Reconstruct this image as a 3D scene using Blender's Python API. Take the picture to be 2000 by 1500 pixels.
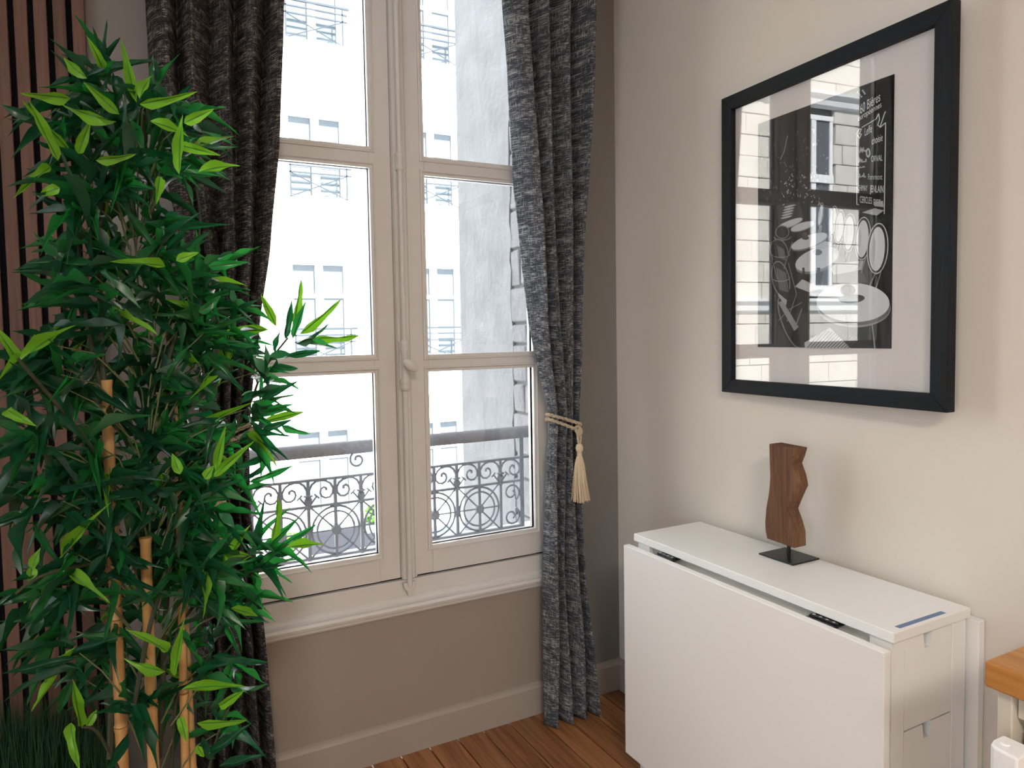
import bpy, bmesh, math, random
import numpy as np
from mathutils import Vector, Matrix, Quaternion

random.seed(7)
scene = bpy.context.scene
for o in list(bpy.data.objects):
    bpy.data.objects.remove(o)
COL = scene.collection

# ------------------------------------------------------------------ camera
# calibrated against the photograph: metres, room corner = origin,
# window wall = plane y 0, picture wall = plane x 0, floor = plane z 0
FPX, PITCH, ROLL, YAW = 1368.5, 0.0507, 0.0179, 0.4742
CAM = np.array([-1.588, -2.0916, 1.3374])
PPX, PPY = 1000 - 37.05, 750 - 27.8


def cam_axes():
    cy, sy, cp, sp = math.cos(YAW), math.sin(YAW), math.cos(PITCH), math.sin(PITCH)
    f = np.array([sy * cp, cy * cp, -sp])
    r = np.array([cy, -sy, 0.0])
    d = np.cross(f, r)
    c, s = math.cos(ROLL), math.sin(ROLL)
    return np.array([c * r + s * d, -s * r + c * d, f])


AX = cam_axes()
cam_data = bpy.data.cameras.new('camera')
cam = bpy.data.objects.new('camera', cam_data)
COL.objects.link(cam)
m3 = Matrix(((AX[0][0], -AX[1][0], -AX[2][0]), (AX[0][1], -AX[1][1], -AX[2][1]), (AX[0][2], -AX[1][2], -AX[2][2])))
cam.matrix_world = Matrix.Translation(Vector(CAM)) @ m3.to_4x4()
cam_data.sensor_width = 36.0
cam_data.lens = 36.0 * FPX / 2000.0
cam_data.shift_x = (1000 - PPX) / 2000.0
cam_data.shift_y = -(750 - PPY) / 2000.0
cam_data.clip_start = 0.05
cam_data.clip_end = 200
scene.camera = cam

# ------------------------------------------------------------------ sky and exposure
world = bpy.data.worlds.new('world')
scene.world = world
world.use_nodes = True
bg = world.node_tree.nodes['Background']
bg.inputs[0].default_value = (0.84, 0.93, 1.0, 1)
bg.inputs[1].default_value = 2.15
sun_data = bpy.data.lights.new('sun', 'SUN')
sun_data.energy = 16.0
sun_data.angle = math.radians(3)
sun_data.color = (1.0, 0.985, 0.96)
sun = bpy.data.objects.new('sun', sun_data)
COL.objects.link(sun)
sun.rotation_euler = Vector((-0.30, 0.72, -0.62)).to_track_quat('-Z', 'Y').to_euler()
scene.view_settings.view_transform = 'Standard'
scene.view_settings.look = 'None'
scene.view_settings.gamma = 1.0
scene.view_settings.exposure = 1.12
scene.view_settings.use_curve_mapping = False


# ------------------------------------------------------------------ pixel -> point helpers (survey of the place)
def ray(u, v):
    return AX.T @ np.array([(u - PPX) / FPX, (v - PPY) / FPX, 1.0])


def onY(u, v, y):
    d = ray(u, v)
    return Vector(CAM + d * (y - CAM[1]) / d[1])


def onX(u, v, x):
    d = ray(u, v)
    return Vector(CAM + d * (x - CAM[0]) / d[0])


# ------------------------------------------------------------------ materials
def new_mat(name):
    m = bpy.data.materials.new(name)
    m.use_nodes = True
    nt = m.node_tree
    return m, nt, nt.nodes['Principled BSDF']


def set_spec(b, rough, spec=0.5):
    b.inputs['Roughness'].default_value = rough
    b.inputs['Specular IOR Level'].default_value = spec


def mat_plain(name, col, rough=0.5, spec=0.5, metal=0.0, var=0.0, scale=8.0, bump=0.0, bscale=200.0):
    m, nt, b = new_mat(name)
    b.inputs['Base Color'].default_value = (*col, 1)
    b.inputs['Metallic'].default_value = metal
    set_spec(b, rough, spec)
    N, L = nt.nodes, nt.links
    tc = N.new('ShaderNodeTexCoord')
    if var:
        n = N.new('ShaderNodeTexNoise')
        n.inputs['Scale'].default_value = scale
        n.inputs['Detail'].default_value = 5
        L.new(tc.outputs['Object'], n.inputs['Vector'])
        mx = N.new('ShaderNodeMix')
        mx.data_type = 'RGBA'
        mx.inputs[6].default_value = (*[c * (1 - var) for c in col], 1)
        mx.inputs[7].default_value = (*[min(1, c * (1 + var)) for c in col], 1)
        L.new(n.outputs['Fac'], mx.inputs[0])
        L.new(mx.outputs[2], b.inputs['Base Color'])
    if bump:
        n2 = N.new('ShaderNodeTexNoise')
        n2.inputs['Scale'].default_value = bscale
        n2.inputs['Detail'].default_value = 4
        L.new(tc.outputs['Object'], n2.inputs['Vector'])
        bp = N.new('ShaderNodeBump')
        bp.inputs['Strength'].default_value = bump
        bp.inputs['Distance'].default_value = 0.01
        L.new(n2.outputs['Fac'], bp.inputs['Height'])
        L.new(bp.outputs['Normal'], b.inputs['Normal'])
    return m


def mat_wood(name, c1, c2, c3, axis='Y', rough=0.45, grain=60.0, stretch=0.05, spec=0.4, bump=0.15):
    """streaky wood, grain along the given object axis; each object gets its own shade"""
    m, nt, b = new_mat(name)
    set_spec(b, rough, spec)
    N, L = nt.nodes, nt.links
    tc = N.new('ShaderNodeTexCoord')
    oi = N.new('ShaderNodeObjectInfo')
    mp = N.new('ShaderNodeMapping')
    s = {'X': (stretch, 1, 1), 'Y': (1, stretch, 1), 'Z': (1, 1, stretch)}[axis]
    mp.inputs['Scale'].default_value = s
    ad = N.new('ShaderNodeVectorMath')
    ad.operation = 'ADD'
    mul = N.new('ShaderNodeVectorMath')
    mul.operation = 'SCALE'
    cx = N.new('ShaderNodeCombineXYZ')
    for i in range(3):
        L.new(oi.outputs['Random'], cx.inputs[i])
    L.new(cx.outputs[0], mul.inputs[0])
    mul.inputs['Scale'].default_value = 37.0
    L.new(tc.outputs['Object'], ad.inputs[0])
    L.new(mul.outputs[0], ad.inputs[1])
    L.new(ad.outputs[0], mp.inputs['Vector'])
    n1 = N.new('ShaderNodeTexNoise')
    n1.inputs['Scale'].default_value = grain
    n1.inputs['Detail'].default_value = 6
    n1.inputs['Roughness'].default_value = 0.65
    n1.inputs['Distortion'].default_value = 0.6
    L.new(mp.outputs[0], n1.inputs['Vector'])
    n2 = N.new('ShaderNodeTexNoise')
    n2.inputs['Scale'].default_value = grain * 0.18
    n2.inputs['Detail'].default_value = 3
    L.new(mp.outputs[0], n2.inputs['Vector'])
    mxv = N.new('ShaderNodeMath')
    mxv.operation = 'MULTIPLY_ADD'
    mxv.inputs[1].default_value = 0.55
    L.new(n1.outputs['Fac'], mxv.inputs[0])
    m2 = N.new('ShaderNodeMath')
    m2.operation = 'MULTIPLY'
    m2.inputs[1].default_value = 0.45
    L.new(n2.outputs['Fac'], m2.inputs[0])
    L.new(m2.outputs[0], mxv.inputs[2])
    r = N.new('ShaderNodeValToRGB')
    r.color_ramp.elements[0].position = 0.33
    r.color_ramp.elements[0].color = (*c1, 1)
    r.color_ramp.elements[1].position = 0.68
    r.color_ramp.elements[1].color = (*c3, 1)
    e = r.color_ramp.elements.new(0.5)
    e.color = (*c2, 1)
    L.new(mxv.outputs[0], r.inputs[0])
    hs = N.new('ShaderNodeHueSaturation')
    mr = N.new('ShaderNodeMapRange')
    mr.inputs[3].default_value = 0.8
    mr.inputs[4].default_value = 1.2
    L.new(oi.outputs['Random'], mr.inputs[0])
    L.new(mr.outputs[0], hs.inputs['Value'])
    L.new(r.outputs[0], hs.inputs['Color'])
    L.new(hs.outputs[0], b.inputs['Base Color'])
    bp = N.new('ShaderNodeBump')
    bp.inputs['Strength'].default_value = bump
    bp.inputs['Distance'].default_value = 0.004
    L.new(n1.outputs['Fac'], bp.inputs['Height'])
    L.new(bp.outputs['Normal'], b.inputs['Normal'])
    return m


def mat_glass(name, ior=1.5, tint=(1, 1, 1), boost=1.0):
    """thin clear pane: what is behind shows through, plus the mirror reflection of its two faces"""
    m, nt, b = new_mat(name)
    N, L = nt.nodes, nt.links
    N.remove(b)
    out = N['Material Output']
    tr = N.new('ShaderNodeBsdfTransparent')
    tr.inputs[0].default_value = (*tint, 1)
    gl = N.new('ShaderNodeBsdfGlossy')
    gl.inputs['Roughness'].default_value = 0.0
    gl.inputs[0].default_value = (1, 1, 1, 1)
    # Schlick reflectance of one face, the same from either side of the pane
    f0 = ((ior - 1) / (ior + 1)) ** 2
    lw = N.new('ShaderNodeLayerWeight')
    lw.inputs['Blend'].default_value = 0.5
    fr = N.new('ShaderNodeMath')
    fr.operation = 'POWER'
    fr.inputs[1].default_value = 5.0
    L.new(lw.outputs['Facing'], fr.inputs[0])
    mu = N.new('ShaderNodeMath')
    mu.operation = 'MULTIPLY_ADD'
    mu.use_clamp = True
    mu.inputs[1].default_value = (1 - f0) * boost
    mu.inputs[2].default_value = f0 * boost
    mx = N.new('ShaderNodeMixShader')
    L.new(fr.outputs[0], mu.inputs[0])
    L.new(mu.outputs[0], mx.inputs[0])
    L.new(tr.outputs[0], mx.inputs[1])
    L.new(gl.outputs[0], mx.inputs[2])
    L.new(mx.outputs[0], out.inputs[0])
    return m


def mat_weave(name, dark, light, accent):
    """coarse tweed: slubby horizontal and vertical threads, from the cloth's own UVs (metres)"""
    m, nt, b = new_mat(name)
    set_spec(b, 0.95, 0.15)
    N, L = nt.nodes, nt.links
    uv = N.new('ShaderNodeUVMap')

    def streak(su, sv, det=3):
        mp = N.new('ShaderNodeMapping')
        mp.inputs['Scale'].default_value = (su, sv, 1)
        L.new(uv.outputs[0], mp.inputs['Vector'])
        n = N.new('ShaderNodeTexNoise')
        n.noise_dimensions = '2D'
        n.inputs['Scale'].default_value = 1.0
        n.inputs['Detail'].default_value = det
        n.inputs['Roughness'].default_value = 0.6
        L.new(mp.outputs[0], n.inputs['Vector'])
        return n.outputs['Fac']
    weft = streak(16, 400)
    warp0 = streak(190, 32)
    wm = N.new('ShaderNodeMath')
    wm.operation = 'MULTIPLY'
    wm.inputs[1].default_value = 0.93
    L.new(warp0, wm.inputs[0])
    warp = wm.outputs[0]
    big = streak(6, 50)
    mxm = N.new('ShaderNodeMath')
    mxm.operation = 'MAXIMUM'
    L.new(weft, mxm.inputs[0])
    L.new(warp, mxm.inputs[1])
    av = N.new('ShaderNodeMath')
    av.operation = 'MULTIPLY_ADD'
    av.inputs[1].default_value = 0.75
    b2 = N.new('ShaderNodeMath')
    b2.operation = 'MULTIPLY'
    b2.inputs[1].default_value = 0.25
    L.new(big, b2.inputs[0])
    L.new(mxm.outputs[0], av.inputs[0])
    L.new(b2.outputs[0], av.inputs[2])
    r = N.new('ShaderNodeValToRGB')
    els = r.color_ramp.elements
    els[0].position = 0.50
    els[0].color = (*dark, 1)
    els[1].position = 0.66
    els[1].color = (*light, 1)
    e = els.new(0.565)
    e.color = (*accent, 1)
    L.new(av.outputs[0], r.inputs[0])
    L.new(r.outputs[0], b.inputs['Base Color'])
    bp = N.new('ShaderNodeBump')
    bp.inputs['Strength'].default_value = 0.5
    bp.inputs['Distance'].default_value = 0.003
    L.new(av.outputs[0], bp.inputs['Height'])
    L.new(bp.outputs['Normal'], b.inputs['Normal'])
    tl = N.new('ShaderNodeBsdfTranslucent')
    L.new(r.outputs[0], tl.inputs[0])
    mx = N.new('ShaderNodeMixShader')
    mx.inputs[0].default_value = 0.22
    L.new(b.outputs[0], mx.inputs[1])
    L.new(tl.outputs[0], mx.inputs[2])
    L.new(mx.outputs[0], N['Material Output'].inputs[0])
    return m


def mat_leaf(name, col, trans, rough=0.35, tmix=0.35, spec=0.5):
    m, nt, b = new_mat(name)
    set_spec(b, rough, spec)
    N, L = nt.nodes, nt.links
    uv = N.new('ShaderNodeUVMap')
    mp = N.new('ShaderNodeMapping')
    mp.inputs['Scale'].default_value = (30, 3, 1)
    L.new(uv.outputs[0], mp.inputs['Vector'])
    n = N.new('ShaderNodeTexNoise')
    n.inputs['Scale'].default_value = 1
    L.new(mp.outputs[0], n.inputs['Vector'])
    mx0 = N.new('ShaderNodeMix')
    mx0.data_type = 'RGBA'
    mx0.inputs[6].default_value = (*[c * 0.7 for c in col], 1)
    mx0.inputs[7].default_value = (*[min(1, c * 1.25) for c in col], 1)
    L.new(n.outputs['Fac'], mx0.inputs[0])
    L.new(mx0.outputs[2], b.inputs['Base Color'])
    tl = N.new('ShaderNodeBsdfTranslucent')
    tl.inputs[0].default_value = (*trans, 1)
    mx = N.new('ShaderNodeMixShader')
    mx.inputs[0].default_value = tmix
    L.new(b.outputs[0], mx.inputs[1])
    L.new(tl.outputs[0], mx.inputs[2])
    L.new(mx.outputs[0], N['Material Output'].inputs[0])
    return m


M = {}
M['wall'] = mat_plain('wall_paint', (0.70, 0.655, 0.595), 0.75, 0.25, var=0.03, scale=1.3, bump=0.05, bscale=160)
M['wall_window'] = mat_plain('window_wall_grey', (0.205, 0.194, 0.184), 0.65, 0.3, var=0.03, scale=1.1, bump=0.05, bscale=120)  # darker and greyer than the panel under the window
M['apron'] = mat_plain('apron_taupe', (0.315, 0.268, 0.232), 0.5, 0.35, var=0.04, scale=1.6)
M['ceiling'] = mat_plain('ceiling_paint', (0.8, 0.79, 0.76), 0.8, 0.2, var=0.02)
M['paint'] = mat_plain('window_gloss_paint', (0.66, 0.648, 0.635), 0.35, 0.5, var=0.04, scale=12, bump=0.03, bscale=60)
M['skirting'] = mat_plain('skirting_paint', (0.36, 0.315, 0.275), 0.45, 0.4, var=0.03, scale=6)
M['gap_shade'] = mat_plain('gap_shade_black', (0.02, 0.018, 0.015), 0.9, 0.1)
M['plank'] = mat_wood('floorboard', (0.10, 0.036, 0.016), (0.32, 0.135, 0.055), (0.52, 0.26, 0.115), 'Y', 0.32, 70, 0.045)
M['subfloor'] = mat_plain('subfloor', (0.015, 0.008, 0.005), 0.9, 0.1)
M['slat'] = mat_wood('walnut_slat', (0.062, 0.029, 0.021), (0.115, 0.057, 0.041), (0.155, 0.084, 0.061), 'Z', 0.6, 110, 0.03)
M['felt'] = mat_plain('black_felt', (0.008, 0.008, 0.011), 0.95, 0.1)
M['weave'] = mat_weave('tweed_charcoal', (0.060, 0.067, 0.080), (0.50, 0.52, 0.54), (0.185, 0.198, 0.22))
M['weave_brown'] = mat_weave('tweed_brown_grey', (0.030, 0.027, 0.028), (0.36, 0.33, 0.305), (0.105, 0.092, 0.088))
M['rope'] = mat_plain('rope_beige', (0.52, 0.44, 0.32), 0.85, 0.2, var=0.25, scale=220, bump=0.4, bscale=500)
M['tassel'] = mat_plain('tassel_cream', (0.66, 0.54, 0.38), 0.7, 0.3, var=0.2, scale=150)
M['frame_black'] = mat_wood('black_stained_ash', (0.003, 0.004, 0.006), (0.006, 0.008, 0.011), (0.011, 0.014, 0.019), 'Y', 0.55, 90, 0.06, 0.22, 0.25)
M['frame_black_v'] = mat_wood('black_stained_ash_upright', (0.003, 0.004, 0.006), (0.006, 0.008, 0.011), (0.011, 0.014, 0.019), 'Z', 0.55, 90, 0.06, 0.22, 0.25)
M['mat_board'] = mat_plain('mat_board', (0.70, 0.655, 0.64), 0.85, 0.2)
M['glass'] = mat_glass('window_glass', 1.45)
M['glass_pic'] = mat_glass('picture_glass', 1.5, (0.985, 0.99, 0.99), 1.0)
M['white'] = mat_plain('white_lacquer', (0.85, 0.845, 0.83), 0.35, 0.45, var=0.01, scale=4)
M['white_edge'] = mat_plain('white_plastic', (0.86, 0.86, 0.86), 0.3, 0.5)
M['shadow_gap'] = mat_plain('grey_carcass', (0.62, 0.62, 0.58), 0.6, 0.3)
M['black_metal'] = mat_plain('black_steel', (0.012, 0.015, 0.02), 0.3, 0.5, 0.3)
M['steel'] = mat_plain('zinc_screw', (0.6, 0.6, 0.6), 0.3, 0.5, 1.0)
M['tape'] = mat_plain('blue_tape', (0.13, 0.21, 0.36), 0.5, 0.4, var=0.15, scale=60)
M['sculpt'] = mat_wood('weathered_teak', (0.055, 0.025, 0.013), (0.125, 0.060, 0.032), (0.20, 0.108, 0.058), 'Z', 0.75, 160, 0.06, 0.25, 0.5)
M['oak'] = mat_wood('oiled_oak', (0.26, 0.105, 0.024), (0.40, 0.175, 0.045), (0.52, 0.26, 0.09), 'Y', 0.4, 55, 0.05, 0.4, 0.1)
M['oak_pale'] = mat_wood('pale_pine', (0.45, 0.30, 0.13), (0.55, 0.38, 0.19), (0.62, 0.45, 0.24), 'Y', 0.5, 50, 0.05)
M['trolley_paint'] = mat_plain('trolley_cream_paint', (0.58, 0.53, 0.44), 0.5, 0.4)
M['cane'] = mat_wood('bamboo_cane', (0.36, 0.19, 0.065), (0.50, 0.29, 0.115), (0.60, 0.38, 0.17), 'Z', 0.4, 60, 0.03, 0.5, 0.05)
M['cane_node'] = mat_plain('bamboo_node', (0.27, 0.14, 0.05), 0.5, 0.4)
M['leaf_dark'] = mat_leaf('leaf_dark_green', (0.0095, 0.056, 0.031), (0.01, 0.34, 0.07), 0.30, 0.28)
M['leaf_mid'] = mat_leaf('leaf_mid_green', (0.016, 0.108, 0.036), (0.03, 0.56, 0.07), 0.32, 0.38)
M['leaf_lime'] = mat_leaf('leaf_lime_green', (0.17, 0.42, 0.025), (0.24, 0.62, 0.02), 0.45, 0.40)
M['rib_dark'] = mat_plain('leaf_midrib_dark', (0.012, 0.055, 0.020), 0.5, 0.3)
M['rib_lime'] = mat_plain('leaf_midrib_green', (0.045, 0.17, 0.015), 0.5, 0.3)
M['stem'] = mat_plain('stem_brown_green', (0.045, 0.05, 0.030), 0.6, 0.3, var=0.3, scale=50)
M['stem_pale'] = mat_plain('stem_pale_green', (0.13, 0.15, 0.07), 0.6, 0.3, var=0.3, scale=50)
M['grass'] = mat_leaf('grass_dark_green', (0.012, 0.058, 0.022), (0.01, 0.15, 0.03), 0.5, 0.15)
M['pot'] = mat_plain('planter_dark', (0.03, 0.03, 0.033), 0.6, 0.3)
M['soil'] = mat_plain('soil', (0.03, 0.02, 0.012), 0.95, 0.1, var=0.4, scale=60, bump=0.6, bscale=90)
M['iron'] = mat_plain('wrought_iron_grey', (0.175, 0.198, 0.235), 0.55, 0.4, 0.0, var=0.2, scale=40)
M['handrail'] = mat_plain('weathered_handrail', (0.175, 0.18, 0.205), 0.75, 0.3, var=0.3, scale=90)
M['ledge'] = mat_plain('stone_ledge', (0.72, 0.72, 0.71), 0.8, 0.2, var=0.06, scale=20)
M['facade'] = mat_plain('white_facade_render', (0.86, 0.855, 0.845), 0.85, 0.2, var=0.02, scale=0.6)
M['facade_trim'] = mat_plain('facade_moulding', (0.80, 0.80, 0.80), 0.8, 0.2)
M['far_frame'] = mat_plain('white_window_paint', (0.88, 0.88, 0.88), 0.5, 0.4)
M['far_pane'] = mat_plain('curtained_pane', (0.085, 0.106, 0.122), 0.12, 0.6, var=0.12, scale=5)
M['far_blind'] = mat_plain('pale_blind_slat', (0.145, 0.167, 0.185), 0.6, 0.3)
M['far_iron'] = mat_plain('far_balcony_iron', (0.030, 0.040, 0.050), 0.7, 0.2)
M['plaster'] = mat_plain('old_plaster', (0.195, 0.196, 0.20), 0.9, 0.15, var=0.30, scale=5.5, bump=0.7, bscale=28)
M['rubble'] = mat_plain('rubble_stone', (0.20, 0.192, 0.198), 0.9, 0.15, var=0.35, scale=14, bump=0.8, bscale=40)
M['mortar'] = mat_plain('mortar', (0.13, 0.13, 0.13), 0.95, 0.1)
M['ashlar'] = mat_plain('ashlar_stone', (0.64, 0.61, 0.55), 0.9, 0.15, var=0.25, scale=4, bump=0.3, bscale=7)
M['street'] = mat_plain('street_asphalt', (0.30, 0.30, 0.31), 0.9, 0.15, var=0.1, scale=2)
M['awning_dark'] = mat_plain('dark_awning_cloth', (0.020, 0.022, 0.028), 0.85, 0.2)
M['awning_blue'] = mat_plain('pale_blue_awning_cloth', (0.09, 0.18, 0.26), 0.85, 0.2)
M['shrub'] = mat_plain('shrub_leaves', (0.06, 0.17, 0.02), 0.7, 0.3, var=0.35, scale=12)
M['dark_glass'] = mat_plain('dark_window_glass', (0.10, 0.11, 0.13), 0.08, 0.7)
M['fill_lamp_body'] = mat_plain('fill_lamp_enamel', (0.8, 0.78, 0.74), 0.4, 0.4)

# ------------------------------------------------------------------ object helpers


def link(name, me, mat=None, parent=None, label=None, cat=None, group=None, kind=None):
    if mat is not None and me is not None and not me.materials:
        for q in (mat if isinstance(mat, (list, tuple)) else [mat]):
            me.materials.append(q)
    o = bpy.data.objects.new(name, me)
    COL.objects.link(o)
    if parent is not None:
        o.parent = parent
    tag(o, label, cat, group, kind)
    return o


def tag(o, label=None, cat=None, group=None, kind=None):
    for k, v in (('label', label), ('category', cat), ('group', group), ('kind', kind)):
        if v:
            o[k] = v
    return o


def thing(name, label, cat, loc=(0, 0, 0), rz=0, group=None, kind=None):
    o = link(name, None, None, None, label, cat, group, kind)
    o.location = loc
    o.rotation_euler.z = rz
    o.empty_display_size = 0.05
    return o


class MB:
    def __init__(s):
        s.v, s.f, s.mi, s.uv = [], [], [], None

    def add(s, vs, fs, mi=0):
        k = len(s.v)
        s.v += [tuple(p) for p in vs]
        for f in fs:
            s.f.append([i + k for i in f])
            s.mi.append(mi)
        return s

    def box(s, x0, x1, y0, y1, z0, z1, mi=0):
        vs = [(x0, y0, z0), (x1, y0, z0), (x1, y1, z0), (x0, y1, z0), (x0, y0, z1), (x1, y0, z1), (x1, y1, z1), (x0, y1, z1)]
        return s.add(vs, [(0, 3, 2, 1), (4, 5, 6, 7), (0, 1, 5, 4), (1, 2, 6, 5), (2, 3, 7, 6), (3, 0, 4, 7)], mi)

    def prism(s, poly, axis, a, b, mi=0):
        """poly: 2D outline; axis X -> (y,z), Y -> (x,z), Z -> (x,y)"""
        def P(p, t):
            return {'X': (t, p[0], p[1]), 'Y': (p[0], t, p[1]), 'Z': (p[0], p[1], t)}[axis]
        n = len(poly)
        vs = [P(p, a) for p in poly] + [P(p, b) for p in poly]
        fs = [tuple(range(n))[::-1], tuple(range(n, 2 * n))]
        for i in range(n):
            j = (i + 1) % n
            fs.append((i, j, n + j, n + i))
        return s.add(vs, fs, mi)

    def tube(s, pts, r, n=8, mi=0, cap=True, flat=1.0, closed=False):
        pts = [Vector(p) for p in pts]
        rs = r if isinstance(r, (list, tuple)) else [r] * len(pts)
        k = len(pts)
        vs = []
        ref = None
        for i, p in enumerate(pts):
            if closed:
                t = (pts[(i + 1) % k] - pts[i - 1]).normalized()
            else:
                t = (pts[min(i + 1, k - 1)] - pts[max(i - 1, 0)]).normalized()
            if ref is None:
                ref = Vector((0, 0, 1)) if abs(t.z) < 0.9 else Vector((1, 0, 0))
            a = (ref - t * ref.dot(t))
            if a.length < 1e-5:
                a = t.orthogonal()
            a.normalize()
            ref = a
            b = t.cross(a)
            for j in range(n):
                q = 2 * math.pi * j / n
                vs.append(p + (a * math.cos(q) + b * math.sin(q) * flat) * rs[i])
        fs = []
        for i in range(k if closed else k - 1):
            i2 = (i + 1) % k
            for j in range(n):
                j2 = (j + 1) % n
                fs.append((i * n + j, i * n + j2, i2 * n + j2, i2 * n + j))
        if cap and not closed:
            fs.append(tuple(range(n))[::-1])
            fs.append(tuple(range((k - 1) * n, k * n)))
        return s.add(vs, fs, mi)

    def lathe(s, prof, c=(0, 0, 0), axis='Z', n=20, mi=0):
        vs = []
        for (r, h) in prof:
            for j in range(n):
                q = 2 * math.pi * j / n
                u, w = r * math.cos(q), r * math.sin(q)
                p = {'Z': (u, w, h), 'Y': (u, h, w), 'X': (h, u, w)}[axis]
                vs.append((p[0] + c[0], p[1] + c[1], p[2] + c[2]))
        fs = []
        k = len(prof)
        for i in range(k - 1):
            for j in range(n):
                j2 = (j + 1) % n
                fs.append((i * n + j, i * n + j2, (i + 1) * n + j2, (i + 1) * n + j))
        fs.append(tuple(range(n))[::-1])
        fs.append(tuple(range((k - 1) * n, k * n)))
        return s.add(vs, fs, mi)

    def mesh(s, name, mats=None, smooth=False, autosharp=None):
        me = bpy.data.meshes.new(name)
        me.from_pydata(s.v, [], s.f)
        if mats:
            for q in (mats if isinstance(mats, (list, tuple)) else [mats]):
                me.materials.append(q)
        if any(s.mi):
            me.polygons.foreach_set('material_index', s.mi)
        bm = bmesh.new()
        bm.from_mesh(me)
        bmesh.ops.recalc_face_normals(bm, faces=bm.faces)
        bm.to_mesh(me)
        bm.free()
        if smooth:
            me.polygons.foreach_set('use_smooth', [True] * len(me.polygons))
            me.set_sharp_from_angle(angle=math.radians(autosharp or 50))
        me.update()
        return me

    def build(s, name, mat, parent=None, smooth=False, bevel=0, **kw):
        o = link(name, s.mesh(name, mat, smooth), None, parent, **kw)
        if bevel:
            md = o.modifiers.new('bevel', 'BEVEL')
            md.width = bevel
            md.segments = 2
            md.limit_method = 'ANGLE'
            md.angle_limit = math.radians(40)
        return o


def box(name, mat, d, parent=None, bevel=0, **kw):
    return MB().box(*d).build(name, mat, parent, bevel=bevel, **kw)


def struct(name, mb, mat, parent=None, **kw):
    return mb.build(name, mat, parent, kind=None if parent else 'structure', **kw)


# ------------------------------------------------------------------ the room shell
RX0, RY0, RH = -4.2, -5.0, 2.85        # room: x from RX0 to 0, y from RY0 to 0
OX0, OX1, OZ0, OZ1 = -1.41, -0.26, 0.46, 2.66   # opening of window_1

fl = MB().box(RX0, 0, RY0, 0, -0.12, -0.022)
floor = struct('floor', fl, M['subfloor'])
seams = [0.0, -0.095, -0.2, -0.295, -0.382, -0.485, -0.585, -0.68, -0.78]
while seams[-1] > RX0:
    seams.append(seams[-1] - random.uniform(0.094, 0.106))
seams[-1] = RX0
for i in range(len(seams) - 1):
    x1, x0 = seams[i], seams[i + 1]
    cut = random.uniform(-3.2, -1.6)
    for (a, b) in ((RY0 + 0.002, cut - 0.001), (cut + 0.001, -0.002)):
        dz = random.uniform(-0.0012, 0.0)
        o = MB().box(x0 + 0.0022, x1 - 0.0022, a, b, -0.022, dz).build('plank', M['plank'], floor, bevel=0.0015)

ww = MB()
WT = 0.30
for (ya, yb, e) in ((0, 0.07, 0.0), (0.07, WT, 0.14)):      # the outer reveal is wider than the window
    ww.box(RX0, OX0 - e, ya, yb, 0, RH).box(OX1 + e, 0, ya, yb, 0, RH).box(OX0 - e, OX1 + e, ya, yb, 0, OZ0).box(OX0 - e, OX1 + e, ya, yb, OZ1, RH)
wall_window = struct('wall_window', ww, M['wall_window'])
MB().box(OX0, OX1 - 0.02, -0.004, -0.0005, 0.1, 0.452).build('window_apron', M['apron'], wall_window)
wall_right = struct('wall_right', MB().box(0, 0.2, RY0, 0.0, 0, RH), M['wall'])
# left wall with an opening for the added, unseen fill window
LZ0, LZ1 = 0.12, 2.7
wl = MB()
L1, L2 = -4.3, -2.3
wl.box(RX0 - 0.25, RX0, RY0, L1, 0, RH).box(RX0 - 0.25, RX0, L2, 0.3, 0, RH).box(RX0 - 0.25, RX0, L1, L2, 0, LZ0).box(RX0 - 0.25, RX0, L1, L2, LZ1, RH)
wall_left = struct('wall_left', wl, M['wall'])
wall_back = struct('wall_back', MB().box(RX0 - 0.25, 0.2, RY0 - 0.2, RY0, 0, RH), M['wall'])
ceiling = struct('ceiling', MB().box(RX0 - 0.25, 0.2, RY0 - 0.2, WT, RH, RH + 0.2), M['ceiling'])


def skirting(name, p):
    return p.build(name, M['skirting'], kind='structure')


prof = [(0, 0), (-0.020, 0), (-0.020, 0.096), (-0.016, 0.102), (-0.014, 0.108), (-0.006, 0.112), (0, 0.112)]
skirting('baseboard_window', MB().prism(prof, 'X', RX0, -0.0))
skirting('baseboard_right', MB().prism([(a, b) for a, b in prof], 'Y', RY0, -0.02))

# ------------------------------------------------------------------ window_1 : french casement with cremone bolt
win = link('window_1', None, kind='structure')
win.empty_display_size = 0.1


def bead(x0, x1, z0, z1, prof, parent, name='glazing_bead'):
    """moulded ring around an opening; prof = [(outset, y)]"""
    mb = MB()
    vs, fs = [], []
    for (o_, y) in prof:
        vs += [(x0 - o_, y, z0 - o_), (x1 + o_, y, z0 - o_), (x1 + o_, y, z1 + o_), (x0 - o_, y, z1 + o_)]
    for i in range(len(prof) - 1):
        for j in range(4):
            k = (j + 1) % 4
            fs.append((i * 4 + j, i * 4 + k, i * 4 + 4 + k, i * 4 + 4 + j))
    mb.add(vs, fs)
    return mb.build(name, M['paint'], parent)


BEADP = [(0.017, 0.001), (0.016, -0.0045), (0.0115, -0.0055), (0.0095, -0.002), (0.004, 0.006), (0.0, 0.014), (0.0, 0.026)]
TOPZ = 2.505


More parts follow.
